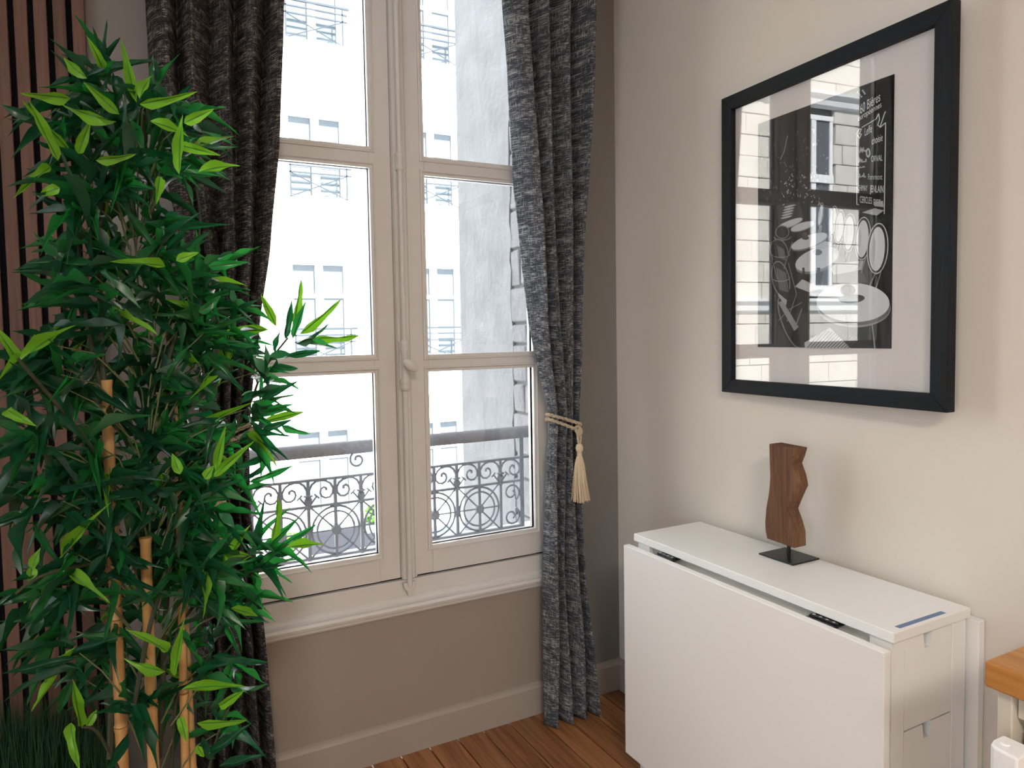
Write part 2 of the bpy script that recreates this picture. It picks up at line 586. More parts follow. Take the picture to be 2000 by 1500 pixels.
def sash(px0, px1, zs, sx0, sx1, label):
    """zs: list of (z0, z1) pane openings, bottom to top"""
    s = link('casement_sash', None, None, win, label)
    D0, D1 = 0.0, 0.042
    zb, zt = 0.568, 2.575
    MB().box(sx0, px0, D0, D1, zb, zt).build('stile', M['paint'], s, bevel=0.002)
    MB().box(px1, sx1, D0, D1, zb, zt).build('stile', M['paint'], s, bevel=0.002)
    MB().box(px0, px1, D0, D1, zb, zs[0][0]).build('bottom_rail', M['paint'], s)
    MB().box(px0, px1, D0, D1, zs[-1][1], zt).build('top_rail', M['paint'], s)
    for i in range(len(zs) - 1):
        MB().box(px0, px1, D0, D1, zs[i][1], zs[i + 1][0]).build('glazing_bar', M['paint'], s)
    for (a, b) in zs:
        bead(px0, px1, a, b, BEADP, s)
        MB().box(px0 - 0.004, px1 + 0.004, 0.022, 0.025, a - 0.004, b + 0.004).build('glass_pane', M['glass'], s)
    return s


sash(-1.316, -0.926, [(0.655, 1.224), (1.281, 1.851), (1.914, TOPZ)], -1.370, -0.8575, 'left casement with three panes')
sash(-0.746, -0.357, [(0.657, 1.221), (1.276, 1.843), (1.902, TOPZ - 0.008)], -0.8560, -0.303, 'right casement with three panes and the bolt')
# fixed frame
MB().box(OX0, -1.3715, -0.004, 0.07, 0.47, OZ1).build('jamb', M['paint'], win, bevel=0.002)
MB().box(-0.3015, OX1, -0.004, 0.07, 0.47, OZ1).build('jamb', M['paint'], win, bevel=0.002)
MB().box(-1.3715, -0.3015, -0.004, 0.07, 2.578, OZ1).build('head', M['paint'], win)
MB().box(-1.3715, -0.3015, -0.006, 0.07, 0.462, 0.5615).build('cill_rail', M['paint'], win, bevel=0.002)
MB().box(-1.3715, -0.3015, 0.010, 0.03, 0.5615, 0.569).build('gap_shade_strip', M['gap_shade'], win)  # near-black strip, the shade inside the slit given as colour
sp = [(0.0, 0.508), (-0.008, 0.508), (-0.012, 0.502), (-0.013, 0.494), (-0.019, 0.490), (-0.030, 0.488), (-0.034, 0.480), (-0.030, 0.470), (-0.022, 0.466), (-0.020, 0.458), (-0.012, 0.450), (0.0, 0.448)]
MB().prism(sp, 'X', OX0 - 0.03, OX1 + 0.03).build('sill_moulding', M['paint'], win)
MB().box(OX0 - 0.14, OX1 + 0.14, 0.07, 0.36, 0.46, 0.575).build('outer_ledge', M['ledge'], win, bevel=0.004)

# meeting strip and cremone bolt
strip = [(-0.8545, -0.001), (-0.8545, -0.008), (-0.851, -0.012), (-0.846, -0.0125), (-0.820, -0.0125), (-0.815, -0.012), (-0.811, -0.008), (-0.808, -0.0035), (-0.803, -0.0035), (-0.803, -0.001)]
MB().prism(strip, 'Z', 0.565, 2.57).build('meeting_strip', M['paint'], win)
bolt = link('cremone_bolt', None, None, win, 'white painted cremone bolt with oval knob')
BX = -0.8355
MB().tube([(BX, -0.0215, 1.30), (BX, -0.0215, 2.56)], 0.0078, 14).build('rod', M['paint'], bolt, smooth=True)
MB().tube([(BX, -0.0215, 0.545), (BX, -0.0215, 1.215)], 0.0085, 14).build('rod', M['paint'], bolt, smooth=True)
hb = MB()
hb.lathe([(0.009, 1.165), (0.013, 1.168), (0.0145, 1.178), (0.0135, 1.185), (0.016, 1.19), (0.016, 1.20), (0.013, 1.206), (0.0115, 1.22), (0.0115, 1.275), (0.013, 1.285), (0.0155, 1.29), (0.0155, 1.298), (0.0135, 1.302), (0.0145, 1.31), (0.0145, 1.318), (0.010, 1.325)], (BX, -0.024, 0), 'Z', 20)
hb.box(BX - 0.016, BX + 0.016, -0.022, -0.0125, 1.17, 1.32)
hb.build('lock_case', M['paint'], bolt, smooth=True)
kn = MB()
kn.lathe([(0.004, -0.030), (0.0065, -0.05), (0.0065, -0.062)], (BX, 0, 1.248), 'Y', 14)
kb = MB()
kb.lathe([(0.002, -0.012), (0.014, -0.0105), (0.0185, -0.006), (0.0195, 0.0), (0.0185, 0.006), (0.014, 0.0105), (0.002, 0.012)], (0, 0, 0), 'Y', 24)
rot = Matrix.Rotation(math.radians(40), 4, 'Y')
for i, v in enumerate(kb.v):
    p = Vector((v[0] * 1.35, v[1], v[2] * 0.78))
    p = rot @ p
    kb.v[i] = (p.x + BX + 0.004, p.y - 0.068, p.z + 1.246)
kn.add(kb.v, kb.f)
kn.build('knob', M['paint'], bolt, smooth=True)
g = MB()
g.lathe([(0.009, 1.845), (0.0125, 1.85), (0.0125, 1.858), (0.0105, 1.862), (0.0105, 1.884), (0.0125, 1.888), (0.0125, 1.896), (0.009, 1.9)], (BX, -0.0215, 0), 'Z', 16)
g.box(BX - 0.013, BX + 0.013, -0.02, -0.0125, 1.848, 1.897)
g.build('rod_guide', M['paint'], bolt, smooth=True)
kp = MB()
kp.prism([(BX - 0.021, 0.556), (BX - 0.017, 0.535), (BX - 0.008, 0.528), (BX - 0.006, 0.512), (BX + 0.006, 0.512), (BX + 0.008, 0.528), (BX + 0.017, 0.535), (BX + 0.021, 0.556)], 'Y', -0.022, -0.006)
kp.build('keeper', M['paint'], bolt, bevel=0.002)

# added_fill_window in the left wall (unseen, added to brighten the room)
w2 = link('added_fill_window', None, kind='structure')
ym = (L1 + L2) / 2
for (a, b) in ((L1, ym), (ym, L2)):
    f2 = MB()
    xx0, xx1 = RX0 - 0.12, RX0 - 0.07
    f2.box(xx0, xx1, a, a + 0.07, LZ0, LZ1).box(xx0, xx1, b - 0.07, b, LZ0, LZ1).box(xx0, xx1, a + 0.07, b - 0.07, LZ0, LZ0 + 0.09).box(xx0, xx1, a + 0.07, b - 0.07, LZ1 - 0.09, LZ1)
    f2.box(xx0, xx1, a + 0.07, b - 0.07, 1.4, 1.46)
    s2 = f2.build('casement_sash', M['paint'], w2)
    for (c, d) in ((LZ0 + 0.09, 1.4), (1.46, LZ1 - 0.09)):
        MB().box(RX0 - 0.098, RX0 - 0.094, a + 0.07, b - 0.07, c, d).build('glass_pane', M['glass'], s2)

# ------------------------------------------------------------------ exterior : window guard, opposite house, neighbours
guard = thing('balcony_railing', 'grey wrought iron window guard with scrolls, wheels and thick weathered handrail', 'railing', (-0.84, 0.2, 0.575))
GY = 0.0


def gp(x, z):
    return (x + 0.84, GY, z - 0.575)


def gtube(name, pts, r, parent=guard, closed=False, n=6):
    return MB().tube([gp(*p) for p in pts], r, n, closed=closed).build(name, M['iron'], parent, smooth=True)


hr = [(-0.028, -0.012), (-0.024, -0.020), (0.024, -0.020), (0.028, -0.012), (0.026, 0.006), (0.016, 0.018), (0.0, 0.021), (-0.016, 0.018), (-0.026, 0.006)]
MB().prism([(a, b + 0.969 - 0.575) for a, b in hr], 'X', -0.71, 0.72).build('handrail', M['handrail'], guard, smooth=True)
PITCHB = 0.0885
vx = [-0.39 - PITCHB * i for i in range(11)]      # -0.39 ... -1.275
GX0, GX1 = -1.364, -0.3015
for z in (0.872, 0.785, 0.612):
    MB().box(GX0 + 0.84, GX1 + 0.84, -0.006, 0.006, z - 0.004 - 0.575, z + 0.004 - 0.575).build('rail', M['iron'], guard)
for x in (GX0, GX1):
    MB().box(x + 0.84 - 0.008, x + 0.84 + 0.008, -0.008, 0.008, 0.0, 0.38).build('post', M['iron'], guard)
for (xa, xb) in ((-1.55, GX0), (GX1, -0.12)):
    MB().box(xa + 0.84, xb + 0.84, -0.005, 0.005, 0.293, 0.301).build('wall_fixing', M['iron'], guard)
bar_me = MB().box(-0.005, 0.005, -0.005, 0.005, 0.575 - 0.575, 0.872 - 0.575).mesh('baluster', M['iron'])
for x in vx:
    link('baluster', bar_me, None, guard).location = (x + 0.84, 0, 0)


def circ(cx, cz, r, n=28):
    return [(cx + r * math.cos(2 * math.pi * i / n), cz + r * math.sin(2 * math.pi * i / n)) for i in range(n)]


def spiral(cx, cz, r0, r1, a0, a1, n=22):
    out = []
    for i in range(n + 1):
        t = i / n
        r = r0 + (r1 - r0) * t
        a = a0 + (a1 - a0) * t
        out.append((cx + r * math.cos(a), cz + r * math.sin(a)))
    return out


ring_o = MB().tube([(a, 0, b) for a, b in circ(0, 0, 0.0795)], 0.0038, 6, closed=True).mesh('ring', M['iron'], True)
ring_i = MB().tube([(a, 0, b) for a, b in circ(0, 0, 0.0625)], 0.0035, 6, closed=True).mesh('ring', M['iron'], True)
hub_me = MB().lathe([(0.008, -0.012), (0.016, -0.009), (0.0185, 0), (0.016, 0.009), (0.008, 0.012)], (0, 0, 0), 'Y', 12).mesh('hub', M['iron'], True)
spoke = MB()
sd = 0.128
spoke.tube([(-PITCHB + 0.002, 0, -0.088), (PITCHB - 0.002, 0, 0.088)], 0.003, 6)
spoke.tube([(-PITCHB + 0.002, 0, 0.088), (PITCHB - 0.002, 0, -0.088)], 0.003, 6)
spoke.tube([(-PITCHB, 0, 0), (PITCHB, 0, 0)], 0.003, 6)
spoke_me = spoke.mesh('spokes', M['iron'], True)
vase_me = MB().lathe([(0.006, -0.028), (0.011, -0.022), (0.007, -0.014), (0.011, -0.004), (0.0135, 0.006), (0.008, 0.012), (0.015, 0.016), (0.015, 0.020), (0.006, 0.022)], (0, 0, 0), 'Z', 12).mesh('vase', M['iron'], True)
ant = MB()
for sg in (-1, 1):
    ant.tube([(0, 0, -0.018), (sg * 0.028, 0, 0.017)], 0.003, 6)
    ant.tube([(sg * 0.028 - 0.008 * 1, 0, 0.017 + sg * 0.0075 - 0.0), (sg * 0.028 + 0.008, 0, 0.017 - sg * 0.0075)], 0.0028, 6)
ant_me = ant.mesh('forked_finial', M['iron'], True)
# C scroll sitting against a ring baluster and opening toward the vase baluster
sc_pts = [(0.085, -0.052), (0.0845, -0.03), (0.076, -0.012), (0.062, -0.002), (0.045, 0.0), (0.028, -0.004), (0.014, -0.014), (0.006, -0.030), (0.008, -0.047), (0.018, -0.058), (0.032, -0.060), (0.044, -0.053), (0.049, -0.041), (0.046, -0.029), (0.037, -0.023), (0.029, -0.027), (0.029, -0.035)]
scr_me = {}
for sg in (-1, 1):
    scr_me[sg] = MB().tube([(sg * a, 0, b) for a, b in sc_pts], [0.0036] * 14 + [0.0042, 0.0045, 0.0045], 6).mesh('scroll', M['iron'], True)
for i, x in enumerate(vx):
    if i % 2 == 1:      # ring centre
        for me, nm in ((ring_o, 'ring'), (ring_i, 'ring'), (hub_me, 'hub'), (spoke_me, 'spokes')):
            link(nm, me, None, guard).location = (x + 0.84, 0, 0.698 - 0.575)
        for sg in (-1, 1):
            link('scroll', scr_me[sg], None, guard).location = (x + 0.84, 0, 0.868 - 0.575)
    else:
        link('vase', vase_me, None, guard).location = (x + 0.84, 0, 0.803 - 0.575)
        link('forked_finial', ant_me, None, guard).location = (x + 0.84, 0, 0.800 - 0.575)
for (x, sg) in ((vx[0], 1), (vx[-1], -1)):
    e = link('scroll', scr_me[-sg], None, guard)
    e.location = (x + sg * 0.0885 + 0.84, 0, 0.868 - 0.575)
    for (zc, fl_) in ((0.742, 1), (0.652, -1)):
        pts = spiral(x + sg * 0.046, zc, 0.036, 0.009, math.radians(-60 if fl_ > 0 else 60), math.radians(-60 + 480 if fl_ > 0 else 60 - 480))
        if sg < 0:
            pts = [(2 * x + sg * 0.09 - a, b) for a, b in pts]
        gtube('scroll', pts, 0.0036)
pts = spiral(-0.930, 0.924, 0.030, 0.007, math.radians(80), math.radians(80 + 470))
gtube('scroll', pts, 0.004)
pts = [(2 * -0.84 - a, b) for a, b in pts]
gtube('scroll', pts, 0.004)

# --- opposite white house
FY = 12.5
house = thing('white_house', 'bright white rendered house across the street with balconied windows', 'building', (0, 0, 0))
HX0, HX1, HZ0, HZ1 = -5.2, 12.5, -7.0, 12.2
cols = [2.0 + 2.585 * k for k in range(-2, 4)]
WO = (-0.66, 0.69)
rows = [(7.30, 9.35), (4.16, 5.98), (0.72, 2.95), (-2.45, -0.56)]
xs = [HX0] + sorted([c + w for c in cols for w in WO]) + [HX1]
zs = [HZ0] + sorted([z for r in rows for z in r]) + [HZ1]
fw = MB()
for i in range(len(xs) - 1):
    for j in range(len(zs) - 1):
        hole = (i % 2 == 1) and (j % 2 == 1)
        a = (xs[i], xs[i + 1], zs[j], zs[j + 1])
        if not hole:
            fw.box(a[0], a[1], FY, FY + 0.45, a[2], a[3])
fw.build('facade_wall', M['facade'], house)
for z, h, p in ((6.90, 0.07, 0.10), (7.16, 0.10, 0.06), (0.10, 0.10, 0.14), (-0.16, 0.09, 0.07), (3.72, 0.05, 0.04)):
    MB().box(HX0, HX1, FY - p, FY, z - h, z).build('cornice', M['facade_trim'], house)
blind_me = MB().box(-0.19, 0.19, 0.0, 0.006, -0.035, 0.035).mesh('blind_slat', M['far_blind'])
for r, (z0, z1) in enumerate(rows):
    h = z1 - z0
    frm = MB()
    x0, x1 = WO
    frm.box(x0, x0 + 0.07, 0, 0.08, 0, h).box(x1 - 0.07, x1, 0, 0.08, 0, h).box(x0 + 0.07, x1 - 0.07, 0, 0.08, h - 0.10, h).box(x0 + 0.07, x1 - 0.07, 0, 0.08, 0, 0.12)
    frm.box(-0.13, 0.03, -0.02, 0.08, 0.12, h - 0.10)
    tz = h - 0.74 if r != 3 else h - 0.64
    frm.box(x0 + 0.07, -0.13, 0, 0.07, tz - 0.05, tz + 0.03).box(0.03, 0.47, 0, 0.07, tz - 0.05, tz + 0.03)
    frm.box(0.47, x1 - 0.07, 0.0, 0.07, 0.12, h - 0.10)
    frm_me = frm.mesh('window', M['far_frame'])
    panes = []
    for (a, b) in ((x0 + 0.07, -0.13), (0.03, 0.47)):
        for (c, d) in ((0.12, tz - 0.05), (tz + 0.03, h - 0.10)):
            panes.append(MB().box(a, b, 0.045, 0.055, c, d).mesh('pane', M['far_pane']))
    # little balcony guard
    top_me = MB().box(-0.70, 0.66, -0.02, 0.02, 0.77, 0.81).mesh('balcony_guard', M['far_iron'])
    for c in cols:
        w = link('window', frm_me, None, house)
        w.location = (c, FY + 0.22, z0)
        for pm in panes:
            link('pane', pm, None, w)
        if r == 1:
            for k in range(7):
                for cxx in (-0.365, 0.25):
                    bl = link('blind_slat', blind_me, None, w)
                    bl.location = (cxx, 0.037, 0.18 + 0.14 * k)
        sl = MB().box(c + WO[0] - 0.14, c + WO[1] + 0.12, FY - 0.16, FY, z0 - 0.10, z0).build('window_sill', M['facade_trim'], house)
        if r < 3:
            gg = link('balcony_guard', top_me, None, house)
            gg.location = (c, FY - 0.06, z0)
            q = [MB().box(-0.66, 0.62, -0.014, 0.014, zz - 0.014, zz + 0.014) for zz in (0.02, 0.52, 0.66)]
            for b_ in q:
                b_.build('guard_bar', M['far_iron'], gg)
            for xx in (-0.63, 0.52):
                MB().box(xx - 0.014, xx + 0.014, -0.014, 0.014, 0.02, 0.77).build('guard_bar', M['far_iron'], gg)
            for (p_, q_) in (((-0.61, 0.04), (0.50, 0.50)), ((-0.61, 0.50), (0.50, 0.04))):
                MB().tube([(p_[0], 0, p_[1]), (q_[0], 0, q_[1])], 0.0125, 5).build('guard_bar', M['far_iron'], gg)

# --- neighbour wing on the right: old plaster with a toothed edge of rubble stone
wing = thing('neighbour_wing', 'weathered grey plaster wing with rough stone edge seen through right panes', 'building', (0.1, 0, 0))
pl = MB()
zz = -7.0
edge = []
while zz < 9.5:
    edge.append((0.985 + random.uniform(-0.012, 0.012), zz))
    zz += random.uniform(0.03, 0.09)
outl = [(1.595, -7.0), (1.595, 9.5)] + [(a, b) for a, b in edge[::-1]]
pl.prism(outl, 'X', 0.0, 0.4)
pl.build('plaster_face', M['plaster'], wing)
MB().box(0.016, 0.4, WT + 0.02, 0.99, -7.0, 9.5).build('mortar_bed', M['mortar'], wing)
zz = -0.6
while zz < 4.2:
    h = random.uniform(0.10, 0.21)
    y = WT + 0.02
    while y < 0.99:
        w = random.uniform(0.16, 0.38)
        y1 = min(y + w, 1.0)
        if 1.0 - y1 < 0.07:
            y1 = 1.0
        j = lambda: random.uniform(-0.006, 0.006)
        q = 0.0015
        vs = [(0.025, y + q, zz + q), (0.025, y1 - q, zz + q), (0.025, y1 - q, zz + h - q), (0.025, y + q, zz + h - q)]
        c = 0.009
        fr = [(0.004 + j(), y + q + c + j(), zz + q + c + j()), (0.004 + j(), y1 - q - c + j(), zz + q + c + j()), (0.004 + j(), y1 - q - c + j(), zz + h - q - c + j()), (0.004 + j(), y + q + c + j(), zz + h - q - c + j())]
        MB().add(vs + fr, [(0, 1, 2, 3), (4, 7, 6, 5), (0, 4, 5, 1), (1, 5, 6, 2), (2, 6, 7, 3), (3, 7, 4, 0)]).build('stone', M['rubble'], wing, bevel=0.006)
        y = y1
    zz += h

# --- stone house further left: what the picture glass mirrors
shouse = thing('stone_house', 'pale ashlar stone house mirrored in the picture glass', 'building', (0, 9.0, 0))
SX0, SX1 = -17.5, -7.4
MB().box(SX0, SX1, 0.08, 0.6, -7.0, 10.5).build('wall_core', M['mortar'], shouse)
wins = [(-11.0, -9.95, 2.15, 5.80), (-14.1, -13.05, 2.15, 5.80), (-17.0, -15.95, 2.15, 5.80)]
CH = 0.42
blk = {}
z = -0.65
ci = 0
nblk = 0
while z < 9.4:
    x = SX0 + (0.0 if ci % 2 else -0.35)
    while x < SX1:
        w = random.choice((0.7, 0.85, 1.0))
        a, b = max(x, SX0), min(x + w, SX1)
        pieces = [(a, b)]
        for (wx0, wx1, wz0, wz1) in wins:
            if z + CH > wz0 + 0.05 and z < wz1 - 0.05:
                np_ = []
                for (p0, p1) in pieces:
                    if p1 <= wx0 or p0 >= wx1:
                        np_.append((p0, p1))
                    else:
                        if p0 < wx0 - 0.05:
                            np_.append((p0, wx0))
                        if p1 > wx1 + 0.05:
                            np_.append((wx1, p1))
                pieces = np_
        for (p0, p1) in pieces:
            if p1 - p0 > 0.08:
                dy = random.uniform(-0.012, 0.012)
                MB().box(p0 + 0.008, p1 - 0.008, dy, 0.09, z + 0.008, z + CH - 0.008).build('stone_block', M['ashlar'], shouse, bevel=0.012)
                nblk += 1
        x += w
    z += CH
    ci += 1
for (wx0, wx1, wz0, wz1) in wins:
    wf = MB()
    xm = (wx0 + wx1) / 2
    wf.box(wx0, wx0 + 0.08, 0.03, 0.09, wz0, wz1).box(wx1 - 0.08, wx1, 0.03, 0.09, wz0, wz1).box(xm - 0.06, xm + 0.06, 0.03, 0.09, wz0, wz1)
    wf.box(wx0 - 0.005, wx1 + 0.005, 0.022, 0.086, wz1 - 0.1, wz1 - 0.002).box(wx0 - 0.005, wx1 + 0.005, 0.022, 0.086, wz0 + 0.002, wz0 + 0.1).box(wx0 - 0.008, wx1 + 0.008, 0.004, 0.083, wz0 + 2.25, wz0 + 2.42)
    w = wf.build('window', M['far_frame'], shouse)
    for (a, b) in ((wx0 + 0.08, xm - 0.06), (xm + 0.06, wx1 - 0.08)):
        for (c, d) in ((wz0 + 0.1, min(wz0 + 2.25, wz1 - 0.15)), (wz0 + 2.42, wz1 - 0.1)):
            if d > c:
                MB().box(a, b, 0.06, 0.07, c, d).build('pane', M['dark_glass'], w)
    MB().box(wx0 - 0.12, wx1 + 0.12, -0.16, 0.03, wz0 - 0.14, wz0).build('window_sill', M['facade_trim'], shouse)
for zc in (6.15, 1.9):
    MB().prism([(0.02, zc - 0.22), (-0.10, zc - 0.18), (-0.14, zc - 0.02), (-0.22, zc), (-0.22, zc + 0.06), (0.02, zc + 0.06)], 'X', SX0, SX1).build('cornice', M['facade_trim'], shouse)

# --- street below
struct('street_ground', MB().box(-30, 30, 0.3, 13.5, -7.2, -7.0), M['street'])
aw = link('awning', None, None, house, 'dark grey awning')
aw.location = (2.35, 12.5, -2.75)
MB().add([(-0.95, 0, 0), (1.15, 0, 0), (1.15, -1.1, -0.42), (-0.95, -1.1, -0.42), (-0.95, 0, -0.02), (1.15, 0, -0.02), (1.15, -1.1, -0.44), (-0.95, -1.1, -0.44)],
         [(0, 1, 2, 3), (4, 7, 6, 5), (0, 4, 5, 1), (1, 5, 6, 2), (2, 6, 7, 3), (3, 7, 4, 0)]).build('canopy', M['awning_dark'], aw)
MB().box(-0.95, 1.15, -1.11, -1.09, -0.72, -0.43).build('valance', M['awning_dark'], aw)
for xx in (-0.93, 1.13):
    MB().tube([(xx, 0, -0.55), (xx, -1.08, -0.45)], 0.02, 6).build('arm', M['far_iron'], aw)
aw2 = link('awning', None, None, house, 'pale blue awning')
aw2.location = (4.6, 12.5, -3.0)
MB().add([(-0.9, 0, 0), (0.9, 0, 0), (0.9, -1.1, -0.42), (-0.9, -1.1, -0.42), (-0.9, 0, -0.02), (0.9, 0, -0.02), (0.9, -1.1, -0.44), (-0.9, -1.1, -0.44)],
         [(0, 1, 2, 3), (4, 7, 6, 5), (0, 4, 5, 1), (1, 5, 6, 2), (2, 6, 7, 3), (3, 7, 4, 0)]).build('canopy', M['awning_blue'], aw2)
MB().box(-0.9, 0.9, -1.11, -1.09, -0.62, -0.43).build('valance', M['awning_blue'], aw2)


def shrub(loc, rx, rz_, label):
    t = MB().box(-rx, rx, -0.25, -0.01, -0.2, 0.0).build('window_box', M['far_frame'], house, label=label)
    t.location = loc
    mb = MB()
    for i in range(260):
        a = random.uniform(0, 6.28)
        r = math.sqrt(random.random())
        p = Vector((r * math.cos(a) * rx, -0.13 + 0.14 * random.uniform(-1, 1), rz_ * (0.5 + 0.5 * r * math.sin(a)) * random.uniform(0.6, 1)))
        d = Vector((random.uniform(-1, 1), random.uniform(-1, 1), random.uniform(-0.3, 1))).normalized()
        e = d.orthogonal() * 0.02
        mb.add([p - e, p + d * 0.05 - e * 0.9, p + d * 0.10, p + d * 0.05 + e * 0.9, p + e], [(0, 1, 2, 3, 4)])
    mb.build('foliage', M['shrub'], t, kind='stuff')


shrub((1.05, 12.5, -2.98), 0.34, 0.36, 'bright green window box shrub left of the dark awning')
shrub((2.9, 12.5, -2.70), 0.24, 0.5, 'taller green window box shrub above the dark awning')

# ------------------------------------------------------------------ slat panel on the window wall
panel = thing('slat_wall_panel', 'walnut acoustic slat panel with black felt gaps on the window wall', 'wall panel', (-1.663, -0.0, 0.0))
SP = 0.0405
NS = 18
MB().box(-NS * SP, 0.0, -0.012, -0.0005, 0.113, 2.7).build('felt_backing', M['felt'], panel)
sl_me = MB().box(0, 0.0275, -0.033, -0.012, 0.113, 2.7).mesh('slat', M['slat'])
for i in range(NS):
    s = link('slat', sl_me, None, panel)
    s.location = (-0.0275 - i * SP, 0, 0)
    md = s.modifiers.new('bevel', 'BEVEL')
    md.width = 0.0012
    md.limit_method = 'ANGLE'


# ------------------------------------------------------------------ curtains
def interp(tab, z):
    tab = sorted(tab)
    if z <= tab[0][0]:
        return tab[0][1]
    for (a, va), (b, vb) in zip(tab, tab[1:]):
        if z <= b:
            t = (z - a) / (b - a)
            t = t * t * (3 - 2 * t) * 0.35 + t * 0.65
            return va + (vb - va) * t
    return tab[-1][1]


def curtain_mesh(left, right, folds, amp, y0, zb, zt, seed, nz=90, nu=180, clothw=1.3, thick=0.0022):
    """left/right: [(z, x)] silhouettes; folds: phase table [(u, depth 0..1)]; amp: [(z, metres)]"""
    rnd = random.Random(seed)
    us = [0]
    ph = [rnd.uniform(0, 6.28) for _ in range(6)]
    vs, uvs = [], []
    for i in range(nz + 1):
        z = zb + (zt - zb) * i / nz
        xl, xr, A = interp(left, z), interp(right, z), interp(amp, z)
        for j in range(nu + 1):
            u = j / nu
            # pleats: rounded ridges toward the room, narrow valleys, ridge widths uneven
            w = u + 0.018 * math.sin(2 * math.pi * u * 2 + ph[0] + 0.6 * z) + 0.012 * math.sin(2 * math.pi * u * 3 + ph[1] - 0.9 * z)
            s = math.sin(math.pi * (w * folds + 0.08 * math.sin(1.7 * z + ph[2])))
            ridge = abs(s) ** 0.8
            hook = 0.16 / folds * math.sin(2 * math.pi * (w * folds)) * min(1, A / 0.045)
            x = xl + (xr - xl) * min(1, max(0, u + hook * 0.55 * math.sin(math.pi * u)))
            y = y0 - A * (ridge - 0.5) + 0.006 * math.sin(9 * u + 2.2 * z + ph[3]) + 0.10 * A * math.sin(5 * z + 14 * u)
            zz = z if i else z + 0.004 * math.sin(u * folds * 6.28)
            vs.append((x, y, zz))
            uvs.append((u * clothw, z))
    fs = []
    n = nu + 1
    for i in range(nz):
        for j in range(nu):
            fs.append((i * n + j, i * n + j + 1, (i + 1) * n + j + 1, (i + 1) * n + j))
    me = bpy.data.meshes.new('curtain')
    me.from_pydata(vs, [], fs)
    uvl = me.uv_layers.new(name='UVMap')
    co = []
    for f in fs:
        for k in f:
            co += list(uvs[k])
    uvl.data.foreach_set('uv', co)
    me.polygons.foreach_set('use_smooth', [True] * len(fs))
    return me


def curtain(name, label, me, mat):
    o = link(name, me, mat, None, label, 'curtain', 'tied back window curtains')
    md = o.modifiers.new('solid', 'SOLIDIFY')
    md.thickness = 0.002
    md.offset = 0
    return o


RL = [(0.0, -0.392), (0.124, -0.388), (0.564, -0.381), (0.91, -0.361), (1.03, -0.346), (1.09, -0.352), (1.25, -0.385), (1.373, -0.407), (1.666, -0.433), (1.84, -0.455), (2.14, -0.479), (2.391, -0.498), (2.72, -0.52)]
RR = [(0.0, -0.165), (0.257, -0.184), (0.491, -0.214), (0.719, -0.232), (1.004, -0.238), (1.083, -0.235), (1.307, -0.217), (1.586, -0.203), (1.91, -0.182), (2.232, -0.161), (2.46, -0.147), (2.72, -0.135)]
rc = curtain('curtain', 'charcoal tweed curtain tied back by the picture wall corner',
             curtain_mesh(RL, RR, 4.0, [(0, 0.095), (0.7, 0.075), (1.03, 0.05), (1.3, 0.07), (2.0, 0.10), (2.7, 0.115)], -0.095, 0.006, 2.72, 3), M['weave'])
LR = [(0.0, -1.275), (0.145, -1.28), (0.427, -1.292), (0.647, -1.305), (0.865, -1.322), (1.075, -1.318), (1.172, -1.308), (1.367, -1.281), (1.589, -1.247), (1.882, -1.217), (2.254, -1.194), (2.72, -1.18)]
LL = [(0.0, -1.482), (0.26, -1.472), (0.744, -1.452), (1.085, -1.437), (1.288, -1.438), (1.554, -1.460), (1.812, -1.498), (2.022, -1.522), (2.189, -1.524), (2.72, -1.53)]
lc = curtain('curtain', 'brown-grey tweed curtain hanging behind the bamboo plant',
             curtain_mesh(LL, LR, 4.5, [(0, 0.09), (0.7, 0.07), (1.07, 0.05), (1.4, 0.07), (2.0, 0.10), (2.7, 0.115)], -0.095, 0.006, 2.72, 11), M['weave_brown'])
rod = thing('curtain_rod', 'slim dark curtain rod above the casement window', 'curtain rod', (-0.84, -0.095, 2.735))
MB().tube([(-0.80, 0, 0), (0.78, 0, 0)], 0.012, 12).build('pole', M['black_metal'], rod, smooth=True)
for xx in (-0.82, 0.80):
    MB().lathe([(0.012, xx - 0.02), (0.02, xx - 0.01), (0.02, xx + 0.01), (0.012, xx + 0.02)], (0, 0, 0), 'X', 12).build('finial', M['black_metal'], rod, smooth=True)
for xx in (-0.75, 0.73):
    MB().box(xx - 0.01, xx + 0.01, 0.0, 0.095, -0.008, 0.008).build('bracket', M['black_metal'], rod)


# tiebacks
def twisted(mb, pts, r, turns, strands=3, n=6):
    pts = [Vector(p) for p in pts]
    k = len(pts)
    for s in range(strands):
        out = []
        for i, p in enumerate(pts):
            t = (pts[min(i + 1, k - 1)] - pts[max(i - 1, 0)]).normalized()
            a = t.cross(Vector((0.3, 0.2, 1))).normalized()
            b = t.cross(a)
            q = 2 * math.pi * (turns * i / (k - 1) + s / strands)
            out.append(p + (a * math.cos(q) + b * math.sin(q)) * r * 0.62)
        mb.tube(out, r * 0.66, n)


